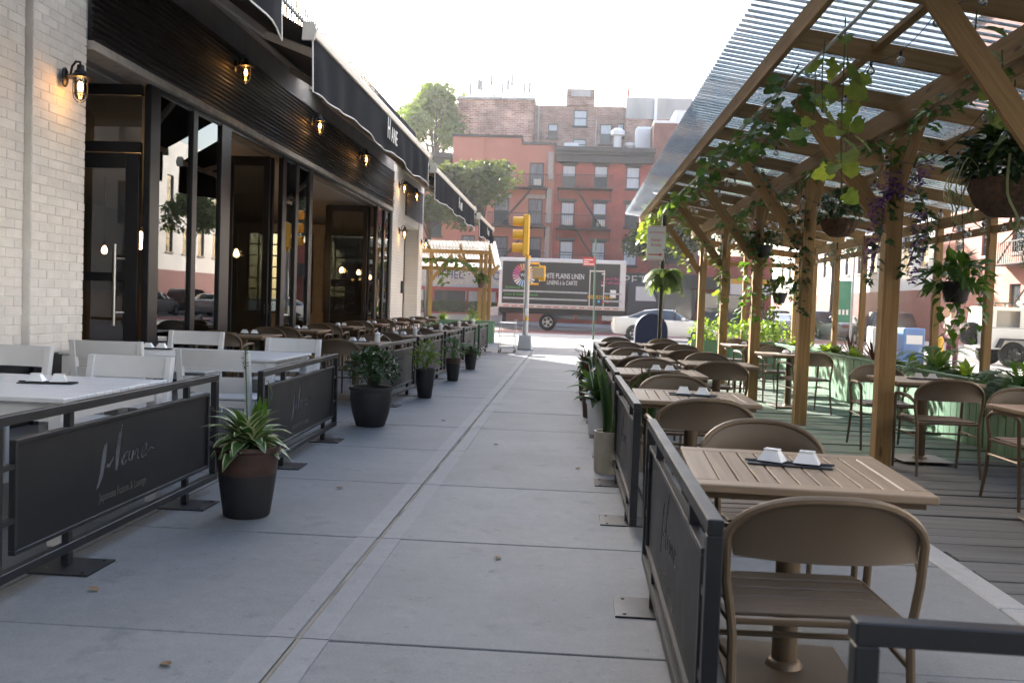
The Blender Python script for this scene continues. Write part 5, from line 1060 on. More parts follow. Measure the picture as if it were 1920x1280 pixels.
for z in (4.0, 7.4, 10.8):
    p = MB().box(20.0, 20.98, 39.9, 45.4, z - .06, z).obj('fire_escape_platform', m_iron, F1); rl_ = MB()
    for k in range(28): rl_.box(20.0, 20.03, 39.9 + k * .2, 39.93 + k * .2, z, z + .95)
    rl_.box(19.99, 20.04, 39.9, 45.4, z + .95, z + 1.0); stuffpart(rl_.obj('railing', m_iron, p)); MB().tube([(20.3, 40.4, z), (20.3, 44.8, z - 3.4)], .05, 4).obj('stair', m_iron, p)
gf = MB()
for k in range(7): gf.tube(cr([(20.985, 38.6 + k * .42, 2.9), (20.985, 38.5 + k * .42, 3.6), (20.985, 38.8 + k * .42, 3.95), (20.985, 38.85 + k * .42, 3.3), (20.985, 38.75 + k * .42, 2.85)], 3), .05, 4)
stuffpart(gf.obj('graffiti', m_white, F1))
F0 = building_x('white limestone block added unseen across the avenue to bounce sunlight', 21, -14, 32.9, 19, mat('white limestone', (.74, .71, .66), .85, var=.06, scale=.6), [(y, y + 1.3, z, z + 2) for y in [-12 + 3.2 * k for k in range(14)] for z in (1.0, 4.6, 8.2, 11.4)][:52])  # added out of view; pale facade bounces sun onto the left wall
m_dgb = brickmat('dark grey brick', (.10, .105, .11), (.13, .135, .14), (.15, .15, .15))
bk = thing('sky_blocker', 'unseen dark grey brick block added behind the sidewalk to cut sky light', 'building'); mb = MB(); wall_holes(mb, Matrix(((-1, 0, 0, 2), (0, 0, 1, -22), (0, 1, 0, 0), (0, 0, 0, 1))), 32, 40, [(1.2 + 3 * k, 2.6 + 3 * k, z, z + 2) for k in range(10) for z in (1, 4.5, 8, 11.4, 15, 18.4, 22, 25.5, 29, 32.5)], .25); mb.box(-30, 2, -34, -22.25, 0, 40); mb.obj('wall', m_dgb, bk); MB().box(-30.2, 2.2, -34, -21.7, 40, 40.4).obj('cornice', m_trim, bk)  # added behind the camera, tall and dark to hold back sky light
bk = thing('sky_blocker', 'unseen dark grey brick block added behind the avenue to cut sky light', 'building'); mb = MB(); wall_holes(mb, Matrix(((-1, 0, 0, 30), (0, 0, 1, -40), (0, 1, 0, 0), (0, 0, 0, 1))), 26, 38, [(1.2 + 3 * k, 2.6 + 3 * k, z, z + 2) for k in range(8) for z in (1, 4.5, 8, 11.4, 14.8, 18.2, 21.6)], .25); mb.box(4, 30, -52, -40.25, 0, 38); mb.obj('wall', m_dgb, bk); MB().box(3.8, 30.2, -52, -39.7, 38, 38.4).obj('cornice', m_trim, bk)  # second out-of-view block added to darken camera-facing surfaces
F2 = building_x('long pale stone building with maroon base across the avenue', 21, 53.2, 96, 13, mat('pale painted stone', (.70, .68, .64), .85, var=.08, scale=.5), [(y, y + 1.2, z, z + 2) for y in [55 + 3 * k for k in range(13)] for z in (4.4, 8.2)]); MB().box(20.85, 20.995, 53.2, 96, -.1, 3.0).obj('maroon_base', m_dkred, F2)
struct(MB().box(17.4, 21, -20, 110, -.13, .0).obj('sidewalk', m_apron))
# ---------------------------------------------------------------- trees
def tree(name, label, loc, h, tr, crown, n, leaf, m, trunkbend=.3, group=None, squash=.8):
    t = thing(name, label, 'tree', loc, R.uniform(0, 6), group); tk = MB(); zc = h - crown * squash * .9
    tk.tube(cr([(0, 0, -.1), (.1 * trunkbend, .05, h * .25), (-.1, .1, zc * .8), (0, 0, zc + .3)], 4), [tr * (1 - .045 * i) for i in range(13)], 8); clumps = []
    for k in range(16):
        d = rnd_dir(-.25, 1.3); q = Vector((d.x * crown * R.uniform(.45, .85), d.y * crown * R.uniform(.45, .85), zc + d.z * crown * squash * .8)); clumps.append((q, crown * R.uniform(.28, .48)))
        tk.tube([(0, 0, zc * R.uniform(.7, .95)), tuple((q + Vector((0, 0, zc * .85))) / 2 + Vector((0, 0, .1))), tuple(q)], [tr * .35, tr * .2, tr * .06], 5)
    tk.obj('trunk', m_bark, t, smooth=1); cw = MB()
    for i in range(n):
        q, r = R.choice(clumps); v = rnd_dir(-1.2, 1.5) * (r * R.random() ** .45); s = leaf * R.uniform(.6, 1.3); cw.leaf(q + Vector((v.x, v.y, v.z * .8)), rnd_dir(-.9, .5), rnd_dir(-.2, 1.5), s, s * .7, 3, 0, 0, .2)
    stuffpart(cw.obj('crown', m, t)); return t
tree('street_tree', 'leafy street tree in front of the orange-red walk-up', (-5.9, 59.8, -.1), 10.4, .2, 2.9, 6500, .34, m_leaft)
tree('street_tree', 'broad dark street tree behind the far dining shed', (-9.4, 59.6, -.1), 10.2, .22, 3.4, 7500, .34, m_leaft)
tree('street_tree', 'dark street tree beyond the truck cab before the shop signs', (6.3, 63.0, -.1), 7.6, .16, 2.4, 5200, .3, m_leaft)
tree('street_tree', 'street tree beyond the end of the pergola', (10.5, 64, -.1), 8.2, .16, 2.6, 4800, .3, m_leaft)
tree('tall_tree', 'tall sunlit tree behind the roofs beside the weathered brick wall', (-12.6, 82, -.1), 20.4, .33, 4.2, 6500, .45, m_leafl, squash=1.1)
tree('street_tree', 'street tree on the far sidewalk before the pale building', (18.6, 66, -.1), 8.5, .16, 2.4, 4200, .3, m_leafl)
# ---------------------------------------------------------------- truck
tk = thing('box_truck', 'black and silver linen delivery box truck parked across the intersection', 'truck', (0, 0, 0)); y0, y1 = 51.8, 54.2
bx_ = MB().box(-4.05, 3.15, y0, y1, 1.2, 3.98).obj('cargo_box', mat('truck silver', (.62, .61, .59), .4, var=.08, scale=2), tk, bevel=.06)
m_tblk = mat('truck black vinyl', (.016, .015, .017), .4)
MB().box(-3.86, 2.82, y0 - .012, y0 - .003, 1.36, 3.76).obj('side_panel', m_tblk, bx_)
for z in (1.66, 2.08): MB().box(-3.8, 1.02, y0 - .05, y0 - .013, z - .045, z + .045).box(1.95, 2.95, y0 - .05, y0 - .013, z - .045, z + .045).obj('rub_rail', m_galv, bx_)
MB().box(-4.08, 3.17, y0 - .03, y0 + .05, 1.14, 1.32).obj('lower_rail', m_cream, bx_)
rfl = MB().box(-.16, .16, 0, .01, 0, .05).mesh('reflector', mat('reflector red', (.5, .03, .03), .4))
for k in range(14): link('reflector', rfl, bx_, (-3.6 + k * .48, y0 - .042, 1.2))
MB().box(1.1, 1.16, y0 - .03, y0 - .012, 1.3, 3.4).box(1.9, 1.96, y0 - .03, y0 - .012, 1.3, 3.4).box(1.1, 1.96, y0 - .032, y0 - .012, 3.3, 3.38).obj('side_door_frame', m_cream, bx_)
for z in (3.15, 2.5): MB().box(1.78, 1.98, y0 - .05, y0 - .033, z, z + .08).obj('hinge', m_cream, bx_)
Y_ = y0 - .016
lettering('WHITE PLAINS LINEN', .42, m_white, bx_, (-.45, Y_, 2.98), TYN, .62, .002); lettering('LINENS à la CARTE', .34, m_white, bx_, (-.45, Y_, 2.60), TYN, .62, .002); MB().box(-1.65, .72, Y_ - .004, Y_, 2.785, 2.80).obj('underline', m_dkred, bx_)
lettering('800-825-4646', .30, m_yellow, bx_, (1.75, Y_ - .02, 1.86), TYN, .85, .002); m_hot = mat('pink letter', (.6, .06, .22), .5); lettering('Rent or Buy,', .2, m_hot, bx_, (2.35, Y_, 2.93), TYN, .9, .002); lettering('WPL will supply!', .2, m_hot, bx_, (2.33, Y_, 2.7), TYN, .85, .002)
m_lime = mat('green letter', (.10, .42, .05), .5); lettering('Service for Your', .2, m_lime, bx_, (-3.0, Y_ - .04, 2.28), TYN, 1, .002); lettering('Linen & Uniform Needs', .2, m_lime, bx_, (-2.75, Y_ - .045, 1.88), TYN, 1, .002)
wc = thing('x', '', 'x'); bpy.data.objects.remove(wc)
for k in range(24):
    a0, a1 = 2 * PI * k / 24, 2 * PI * (k + .62) / 24; hue = k / 24; cx, cz = -2.62, 2.98
    colr = [(.75, .72, .68), (.72, .66, .5), (.75, .55, .12), (.7, .35, .12), (.65, .12, .2), (.6, .1, .3), (.65, .3, .4), (.7, .65, .65), (.3, .45, .65), (.15, .35, .6), (.4, .5, .6), (.75, .75, .72)][k // 2]
    mm = MATS.get('ray%d' % (k // 2)) or mat('ray%d' % (k // 2), colr, .5)
    rr = ((.3, .66))
    vs_ = [(cx + math.cos(a) * r * (1.0), cz + math.sin(a) * r) for a, r in ((a0, .28), (a0, .66), (a1, .66), (a1, .28))]
    MB().prism([(x, z) for x, z in vs_], Y_ - .004, Y_, 'y').obj('emblem_ray', mm, bx_)
lettering('WPL', .26, m_white, bx_, (-2.62, Y_, 2.98), TYN, .8, .002); MB().box(2.3, 2.62, Y_ - .006, Y_, 1.85, 2.3).obj('notice', m_white, bx_)
for x, c in ((1.35, (.03, .1, .4)), (1.6, (.1, .4, .65)), (1.85, (.5, .05, .05)), (2.1, (.5, .05, .08))): MB().box(x, x + .14, Y_ - .03, Y_ - .017, 1.56, 1.70).obj('social_icon', mat('icon%d' % int(x * 100), c, .5), bx_)
MB().box(-4.0, 5.0, y0 + .5, y0 + .65, .8, 1.1).box(-4.0, 5.0, y1 - .65, y1 - .5, .8, 1.1).box(-4.0, 3.1, y0 + .1, y1 - .1, 1.02, 1.14).obj('chassis', m_dk, tk)
MB().box(1.9, 3.0, y0 + .05, y0 + .4, .55, .82).obj('toolbox', m_galv, tk); MB().box(-4.5, -4.05, y0 + .2, y1 - .2, .62, 1.1).obj('lift_gate', m_galv, tk)
cb_ = MB(); prof = [(3.25, .7), (5.3, .7), (5.35, 1.3), (5.15, 1.75), (4.75, 2.65), (4.5, 2.8), (3.3, 2.8)]; cb_.prism(prof, y0 + .12, y1 - .12, 'y'); cb_ = cb_.obj('cab', mat('truck navy cab', (.012, .018, .035), .3), tk, bevel=.04)
MB().prism([(3.75, 1.75), (4.92, 1.75), (4.6, 2.55), (3.75, 2.55)], y0 + .10, y0 + .118, 'y').obj('side_window', m_curt, cb_); MB().box(4.95, 5.1, y0 - .12, y0 + .1, 1.8, 2.3).obj('mirror', m_dk, cb_)
MB().quad((5.17, y0 + .25, 1.78), (5.17, y1 - .25, 1.78), (4.78, y1 - .25, 2.62), (4.78, y0 + .25, 2.62)).obj('windscreen', m_wing, cb_)
def wheel(parent, x, y, z, r, w_, rimm=m_galv, name='wheel'):
    pf = [(r * .6, -w_ / 2), (r * .94, -w_ / 2), (r, -w_ * .3), (r, w_ * .3), (r * .94, w_ / 2), (r * .6, w_ / 2)]
    q = MB().lathe(pf, 28, cap=False); q.v = [(a, c, b) for a, b, c in q.v]; wo = q.obj(name, m_tyre, parent, smooth='n', loc=(x, y, z))
    q = MB().lathe([(.001, -w_ * .36), (r * .2, -w_ * .38), (r * .25, -w_ * .3), (r * .55, -w_ * .42), (r * .61, -w_ * .5), (r * .61, w_ * .4), (.001, w_ * .4)], 20); q.v = [(a, c, b) for a, b, c in q.v]; q.obj('rim', rimm, wo, smooth='n')
    for k in range(5):
        a = 2 * PI * k / 5; s_ = MB().cb((math.cos(a) * r * .38, -w_ * .44, math.sin(a) * r * .38), (.09 * r / .3, .03, .09 * r / .3)); s_.obj('spoke_hole', m_dk, wo)
m_tyre = mat('tyre rubber', (.018, .018, .018), .85)
for y in (y0 + .2, y1 - .2): wheel(tk, -1.2, y, .36, .49, .3, m_cream); wheel(tk, 4.35, y, .33, .46, .28, m_galv)
# ---------------------------------------------------------------- cars
def car(name, label, cat, paint, L=4.85, W=1.82, kind='sedan', group=None):
    t = thing(name, label, cat, (0, 0, 0), 0, group); h = L / 2
    # stations: x, z_low, z_belt, z_top, half width belt, half width roof   (front is +X)
    if kind == 'sedan': ST = [(-1, .45, .92, .93, .74, .70), (-.96, .28, 1.0, 1.02, .86, .76), (-.72, .24, 1.02, 1.06, .90, .72), (-.42, .22, .99, 1.36, .91, .62), (-.18, .22, .97, 1.44, .91, .60), (.12, .22, .95, 1.41, .91, .60), (.42, .22, .93, .97, .90, .68), (.78, .24, .84, .86, .87, .70), (.95, .3, .70, .72, .80, .66), (1, .4, .6, .61, .70, .60)]; glass = range(2, 6)
    else: ST = [(-1, .5, 1.02, 1.05, .76, .70), (-.97, .3, 1.05, 1.5, .86, .66), (-.9, .26, 1.06, 1.66, .90, .66), (-.4, .26, 1.03, 1.72, .91, .66), (.1, .26, 1.0, 1.68, .91, .64), (.45, .26, .98, 1.02, .90, .7), (.8, .28, .92, .94, .87, .72), (.96, .34, .76, .78, .80, .66), (1, .42, .62, .63, .7, .6)]; glass = range(1, 5)
    mb = MB(); rows = []
    for x, zl, zb, zt, wb, wr in ST:
        ww = W / 1.82; rows.append([(x * h, s * w_ * ww, z) for s, w_, z in ((-1, wb * .9, zl), (-1, wb, zl + .12), (-1, wb, zb - .12), (-1, wb * .97, zb), (-1, wr, zt - .03), (-1, wr * .8, zt), (1, wr * .8, zt), (1, wr, zt - .03), (1, wb * .97, zb), (1, wb, zb - .12), (1, wb, zl + .12), (1, wb * .9, zl))])
    for r_ in rows: mb.v.extend(r_)
    n = 12
    for i in range(len(rows) - 1):
        for j in range(n):
            k = (j + 1) % n; mb.f.append((i * n + j, (i + 1) * n + j, (i + 1) * n + k, i * n + k)); side = j in (3, 7); scr = j == 5 or j in (4, 6)
            gl = (side and i in glass) or (scr and i in (glass[0], glass[-1]))
            mb.m.append(1 if gl else 0)
    mb.f.append(tuple(range(n))); mb.m.append(0); mb.f.append(tuple((len(rows) - 1) * n + j for j in range(n - 1, -1, -1))); mb.m.append(0)
    body = mb.obj('body', [paint, m_carg], t, smooth='n')
    for s in (-1, 1):
        w2 = s * .915 * W / 1.82
        for x in (-.14, .14) if kind == 'sedan' else (-.45, -.12): p = Vector((x * h, w2 * .975, .97)); q = Vector((x * h + .05, w2 * .675, 1.42 if kind == 'sedan' else 1.68)); MB().tube([p, q], .035, 4).obj('pillar', m_dk, body)
        MB().box(-h + .0, -h + .2, s * .45 - .24, s * .45 + .24, .76, .9).obj('tail_light', m_tail, body, bevel=.02); MB().box(h - .32, h - .1, s * .62 - .16, s * .62 + .16, .6, .7).obj('headlight', m_cup, body, bevel=.02)
        MB().tube([(.28 * h, w2 * .97, .98), (.3 * h, w2 * 1.14, 1.02), (.26 * h, w2 * 1.16, 1.03)], [.03, .07, .06], 6).obj('mirror', paint, body, smooth=1)
        for xx in (.02, -.3): MB().box(xx * h - .1, xx * h + .1, w2 * 1.0 - .012, w2 * 1.0 + .012, .83, .86).obj('handle', paint, body)
        for x in (-.60, .60): 
            q = MB().lathe([(.37, -.02), (.37, .02)], 24); q.v = [(a, c, b) for a, b, c in q.v]; q.obj('wheel_arch', m_dk, t, loc=(x * h, w2 * .985, .33)); wheel(t, x * h, w2 * .93, .32, .325, .22)
    return t
m_carg = mat('car window glass', (.035, .045, .055), .05, spec=.9); m_tail = mat('tail light red', (.5, .02, .015), .25)
m_wcar = mat('white car paint', (.72, .70, .65), .22); m_dcar = mat('dark car paint', (.03, .032, .036), .2); m_scar = mat('silver car paint', (.35, .36, .37), .25, metal=.5)
c1 = car('car', 'white sedan driving past behind the blue mailbox', 'car', m_wcar); c1.location = (4.42, 42, -.126)
c2 = car('parked_car', 'dark SUV parked across the avenue beyond the vinyl panes', 'car', m_dcar, 4.6, 1.85, 'suv', 'cars parked along the avenue'); c2.location = (15.9, 47, -.126); c2.rotation_euler = (0, 0, PI / 2)
c3 = car('parked_car', 'silver sedan parked on the avenue in front of the dark SUV', 'car', m_scar, 4.7, 1.82, 'sedan', 'cars parked along the avenue'); c3.location = (15.9, 54, -.126); c3.rotation_euler = (0, 0, PI / 2)
for i, (x, y, src) in enumerate(((15.9, 60, c2), (15.8, 66, c3), (13.2, 57, c3), (16.0, 72, c2))):
    o = dup(src, (x, y, -.126), PI / 2, ['dark SUV parked beyond the silver sedan', 'silver sedan parked beyond two dark SUVs', 'silver sedan stopped in the avenue lane beside the parked cars', 'dark SUV parked farthest down the avenue'][i])
# jeep
j = thing('off_road_car', 'white boxy four-wheel-drive with roof rack on the avenue', 'car', (15.1, 30, -.126)); m_jw = m_wcar
bd_ = MB().prism([(-2.0, .55), (1.85, .55), (1.95, .75), (1.9, 1.12), (.75, 1.2), (-2.05, 1.2)], -.85, .85, 'y').obj('body', m_jw, j, bevel=.03)
MB().prism([(-2.02, 1.2), (.72, 1.2), (.42, 1.86), (-1.95, 1.88)], -.76, .76, 'y').obj('hard_top', m_jw, bd_, bevel=.03)
for a, b in ((-1.75, -1.05), (-.9, -.3), (-.18, .42)): 
    MB().box(a, b, -.775, -.763, 1.25, 1.76).obj('window', m_carg, bd_); MB().box(a, b, .763, .775, 1.25, 1.76).obj('window', m_carg, bd_)
MB().quad((.735, -.66, 1.25), (.735, .66, 1.25), (.47, .66, 1.8), (.47, -.66, 1.8)).obj('windscreen', m_carg, bd_)
rk = MB().box(-1.8, .35, -.68, -.64, 1.98, 2.02).box(-1.8, .35, .64, .68, 1.98, 2.02)
for k in range(8): rk.box(-1.8 + k * .3, -1.76 + k * .3, -.64, .64, 1.985, 2.015).box(-1.8 + k * .3, -1.76 + k * .3, -.67, -.65, 1.88, 1.98)
rk.obj('roof_rack', m_dk, j); rk.box(0, .1, 0, .1, 0, .1)
for k in range(5): MB().lathe([(.08, 0), (.08, .06)], 12).obj('rack_light', m_cup, bd_, loc=(.2 - k * .32, -.72, 2.0), rot=(PI / 2, 0, 0))
for x in (-1.25, 1.2):
    for s in (-1, 1): wheel(j, x, s * .8, .4, .4, .26, m_dk); MB().prism([(x - .55, .6), (x - .42, .9), (x + .42, .9), (x + .55, .6), (x + .45, .6), (x + .36, .84), (x - .36, .84), (x - .45, .6)], s * .93 - .12, s * .93 + .12, 'y').obj('fender', m_dk, j)
wheel(j, -2.2, 0, 1.0, .38, .24, m_dk, 'spare_wheel'); MB().tube([(.6, -.86, 1.18), (.62, -1.02, 1.25)], [.03, .09], 6).obj('mirror', m_dk, bd_)
# ---------------------------------------------------------------- street furniture
s = thing('traffic_signal', 'grey signal pole with yellow three-lamp head and walk signal', 'traffic light', (-1.24, 26.3, 0)); m_pole = mat('painted pole silver', (.42, .44, .46), .45, metal=.3, var=.06)
MB().prism([(-.22, 0), (.22, 0), (.2, .06), (.17, .42), (-.17, .42), (-.2, .06)], -.2, .2, 'y').obj('base', m_pole, s, bevel=.02); MB().tube([(0, 0, .42), (0, 0, 2.62)], [.082, .072], 16).obj('pole', m_pole, s, smooth=1); MB().tube([(0, 0, 2.62), (0, 0, 2.72)], .08, 12).obj('bracket', m_yellow, s)
hd_ = MB().box(-.16, .02, -.17, .17, 2.72, 3.9).obj('signal_head', m_yellow, s, bevel=.03)
for k in range(3):
    zc = 2.93 + k * .38; v_ = MB(); n = 14
    for i in range(n): 
        a0, a1 = -2.6 + 5.2 * i / n, -2.6 + 5.2 * (i + 1) / n; a0 += PI / 2; a1 += PI / 2; L0 = .30
        P_ = lambda a, x: (x, .14 * math.cos(a), zc + .14 * math.sin(a)); v_.quad(P_(a0, -.16), P_(a1, -.16), P_(a1, -.16 - L0), P_(a0, -.16 - L0))
    vo_ = v_.obj('visor', m_yellow, hd_, smooth=1); q = MB().lathe([(.001, 0), (.13, 0), (.13, .02), (.001, .03)], 16); q.v = [(-.16 - z, x, zc + y) for x, y, z in q.v]; q.obj('lens', m_dk, hd_)
    bkl = MB().box(-.04, .0, -.16, .16, zc - .17, zc + .17).obj('lamp_housing', m_yellow, hd_, bevel=.03, loc=(-.005, 0, 0))
wk = MB().box(.36, .50, -.26, .2, 2.0, 2.44).box(.32, .36, -.28, .22, 1.98, 2.46).obj('walk_signal', m_yellow, s, bevel=.02); wk.location = (.02, 0, 0)
MB().box(.16, .52, -.30, -.24, 2.06, 2.40).obj('walk_signal_face', m_yellow, s, bevel=.02); MB().box(.2, .48, -.31, -.302, 2.1, 2.36).obj('walk_lens', mat('dusty lens', (.45, .33, .2), .4), s)
for z in (1.9, 2.5): MB().tube([(.0, 0, z), (.34, 0, z)], .028, 8).obj('arm', m_yellow, s, smooth=1)
bt = MB().box(-.02, .07, -.12, -.07, .98, 1.2).obj('button_plate', m_white, s); MB().lathe([(.06, 0), (.05, .08), (.001, .1)], 10).obj('push_button', m_yellow, s, loc=(.03, -.1, .86))
g = thing('sign_pole', 'thin green pole with a red parking rule sign by the far kerb', 'sign', (1.0, 36.1, 0)); MB().tube([(0, 0, 0), (-.04, 0, 3.98)], .035, 8).obj('pole', mat('green pole paint', (.03, .11, .07), .5), g, smooth=1); b_ = MB().box(-.52, -.05, -.05, -.04, 2.92, 3.26).obj('sign_plate', mat('sign red', (.5, .045, .04), .5), g)
for k, w_ in enumerate((.36, .2, .4)): MB().box(-.48, -.48 + w_, -.054, -.0505, 3.14 - k * .085, 3.17 - k * .085).obj('sign_line', m_white, b_)
g = thing('sign_pole', 'black pole carrying a white parking sign with red arrow', 'sign', (1.66, 16.6, 0)); MB().tube([(0, 0, 0), (0, 0, 3.0)], .038, 12).obj('pole', m_black, g, smooth=1); b_ = MB().box(-.30, .03, -.055, -.045, 2.18, 2.80).obj('sign_plate', m_white, g, bevel=.001)
m_sred = MATS['sign red']
lettering('Except', .075, m_sred, b_, (-.135, -.058, 2.55), TYN, .9, .001); lettering('Sunday', .075, m_sred, b_, (-.135, -.058, 2.46), TYN, .9, .001); lettering('NO STANDING', .05, m_sred, b_, (-.135, -.058, 2.68), TYN, .8, .001)
MB().prism([(-.27, 2.275), (-.07, 2.275), (-.07, 2.255), (-.01, 2.285), (-.07, 2.315), (-.07, 2.295), (-.27, 2.295)], -.059, -.056, 'y').obj('arrow', m_sred, b_)
MB().box(-.29, .02, -.058, -.056, 2.195, 2.2).box(-.29, .02, -.058, -.056, 2.785, 2.79).obj('sign_border', m_sred, b_)
f = hang((1.66, 16.3, 1.86), 'bright fern in a pot hung on the black sign pole', 'clay', .14, .5, m_leafl, name='hanging_fern'); stuffpart(fern_mb(60, .5, 1.35, .055).obj('foliage', m_leafl, f, smooth=1)); MB().tube([(0, 0, .5), (0, .3, .52)], .01, 5).obj('bracket', m_black, f); f.rotation_euler = (0, 0, 0)
mbx = thing('mailbox', 'dark blue round-topped street mailbox beyond the taupe chairs', 'mailbox', (1.66, 18.5, 0)); pf = [(-.31, .16), (.31, .16), (.31, .86)] + [(.31 * math.cos(a * PI / 12), .86 + .34 * math.sin(a * PI / 12)) for a in range(1, 12)] + [(-.31, .86)]
MB().prism(pf, -.26, .26, 'y').obj('body', m_blue, mbx, bevel=.012); pf2 = [(x * 1.04, .86 + (z - .86) * 1.04) for x, z in pf]; MB().prism([p for p in pf2], -.275, -.262, 'y').obj('side_rim', m_blue, mbx)
for x in (-.26, .26):
    for y in (-.22, .22): MB().cb((x, y, .08), (.05, .05, .16)).obj('leg', m_blue, mbx)
cart = thing('service_cart', 'small steel service cart at the end of the storefront fence', 'cart', (-1.62, 24.3, 0))
for z in (.15, .45, .78): MB().box(-.22, .22, -.35, .35, z, z + .025).obj('shelf', m_galv, cart)
for x in (-.2, .2):
    for y in (-.33, .33): MB().tube([(x, y, .08), (x, y, .9)], .012, 6).obj('upright', m_galv, cart); MB().lathe([(.001, -.015), (.04, -.015), (.04, .015), (.001, .015)], 10).obj('caster', m_dk, cart, loc=(x, y, .04), rot=(0, PI / 2, 0))
# far-left pergola across the corner
lp2 = thing('pergola', 'smaller sunlit timber pergola with green planters beyond the building corner', 'pergola', (0, 0, 0))
for x in (-5.6, -4.72, -3.02, -2.86): timber('post', (x, 30.6, -.05), (x, 30.6, 3.0), .12, .12, lp2)
timber('post', (-2.72, 30.7, -.05), (-2.72, 30.7, 3.0), .12, .12, lp2)
for y, z in ((30.5, 3.0), (31.4, 2.75), (32.3, 2.5)): timber('beam', (-8, y, z), (-2.66, y, z), .05, .14, lp2)
for x in (-7, -5.9, -4.8, -3.7, -2.72): timber('rafter', (x, 30.2, 3.2), (x, 32.9, 2.5), .05, .12, lp2)
timber('brace', (-2.95, 30.55, 2.0), (-3.8, 30.55, 2.9), .05, .12, lp2); timber('brace', (-4.7, 30.55, 2.0), (-4.0, 30.55, 2.9), .05, .12, lp2); timber('brace', (-2.8, 30.6, 2.1), (-2.4, 30.6, 2.6), .05, .12, lp2)
rs2 = corrugated(3.1, 5.6, .11, .018).mesh('roof_sheet', roofmat('pale roof sheet', (.75, .78, .78), (.6, .6, .58), .05)); o = link('roof_sheet', rs2, lp2); o.matrix_local = Matrix.Translation((-2.5, 30.0, 3.34)) @ Matrix.Rotation(-.255, 4, 'X') @ Matrix.Rotation(PI / 2, 4, 'Z')
for k in range(3): planter('%s green planter below the far-left pergola, counted from its thick posts' % ORD[k], 'y', 1.9, (-2.45 - 1.92 * k, 29.6, .04), math.pi / 2)
vine('grape_vine', 'bright vine hanging through the far-left pergola beams', [[(-6, 30.4, 2.9), (-5, 30.4, 2.75), (-4, 30.4, 2.8), (-3.1, 30.4, 2.5)], [(-5.4, 30.4, 2.8), (-5.3, 30.4, 2.2), (-5.2, 30.4, 1.7)], [(-4.3, 30.4, 2.8), (-4.2, 30.4, 2.3), (-4.3, 30.4, 1.9)], [(-3.6, 30.4, 2.7), (-3.5, 30.4, 2.3)]], .16, .03, 'g', joined=True, lm=m_leafl, out=.22)
planted('leafy_bush', 'spiky yellow-green plant in the far-left planter', (-4.15, 29.85, .66), rosette_mb(34, .42, .05, .5, 1.4, False, .4), m_leafx); planted('leafy_bush', 'green shrub in the far-left planter beside the thick posts', (-3.2, 29.85, .66), stems(bush_mb(120, .22, .22, .12, 0, .15), 6, .15, .25), m_leafl)
t = hang((-2.95, 30.3, 2.0), 'terracotta basket hanging on the far-left pergola post', 'clay', .17, .6, m_leafm); stuffpart(bush_mb(110, .25, .16, .13, 0, .08).obj('foliage', m_leafm, t, smooth=1))
# right side: banner, bins, person
bn = thing('banner', 'tall green street banner on a pole across the avenue', 'banner', (13.35, 45, 0)); MB().tube([(.35, 0, -.1), (.35, 0, 4.2)], .06, 8).obj('pole', m_galv, bn, smooth=1); b_ = MB().box(-.36, .28, -.01, .01, 1.0, 3.0).obj('cloth', mat('banner green', (.05, .22, .13), .7), bn)
for k in range(3): MB().box(-.28 + k * .18, -.18 + k * .18, -.016, -.0105, 1.35, 1.6).obj('emblem', m_white, b_)
for i, (x, y, c, lb) in enumerate(((9.75, 26.5, (.12, .22, .45), 'bright blue collection box beyond the vinyl panes'), (9.0, 26.8, (.5, .5, .5), 'grey newspaper box beside the bright blue box'))):
    q = thing('street_box', lb, 'box', (x, y, -.13)); MB().box(-.3, .3, -.28, .28, .12, 1.15).obj('body', mat('box paint %d' % i, c, .45), q, bevel=.03); MB().box(-.22, .22, -.29, -.282, .7, .95).obj('slot', m_white if i == 0 else m_dk, q); MB().box(-.26, .26, -.24, .24, 0, .12).obj('base', m_dk, q)
yb = thing('bollard', 'yellow bollard near the person by the avenue', 'bollard', (10.3, 25.8, -.13)); MB().lathe([(.09, 0), (.09, .85), (.06, .93), (.001, .95)], 14).obj('post', m_yellow, yb, smooth='n'); MB().lathe([(.13, 0), (.13, .03), (.09, .04)], 14).obj('flange', m_dk, yb)
lpole = thing('lamp_post', 'grey lamp post across the avenue', 'street lamp', (11.9, 34, -.13)); MB().tube([(0, 0, 0), (0, 0, 7.5)], [.11, .06], 10).obj('pole', m_galv, lpole, smooth=1); MB().lathe([(.2, 0), (.2, .5), (.13, .6)], 12).obj('base', m_galv, lpole, smooth='n'); MB().tube(cr([(0, 0, 7.4), (-.3, 0, 8.0), (-1.4, 0, 8.2), (-2.0, 0, 8.1)], 3), .04, 6).obj('arm', m_galv, lpole, smooth=1)
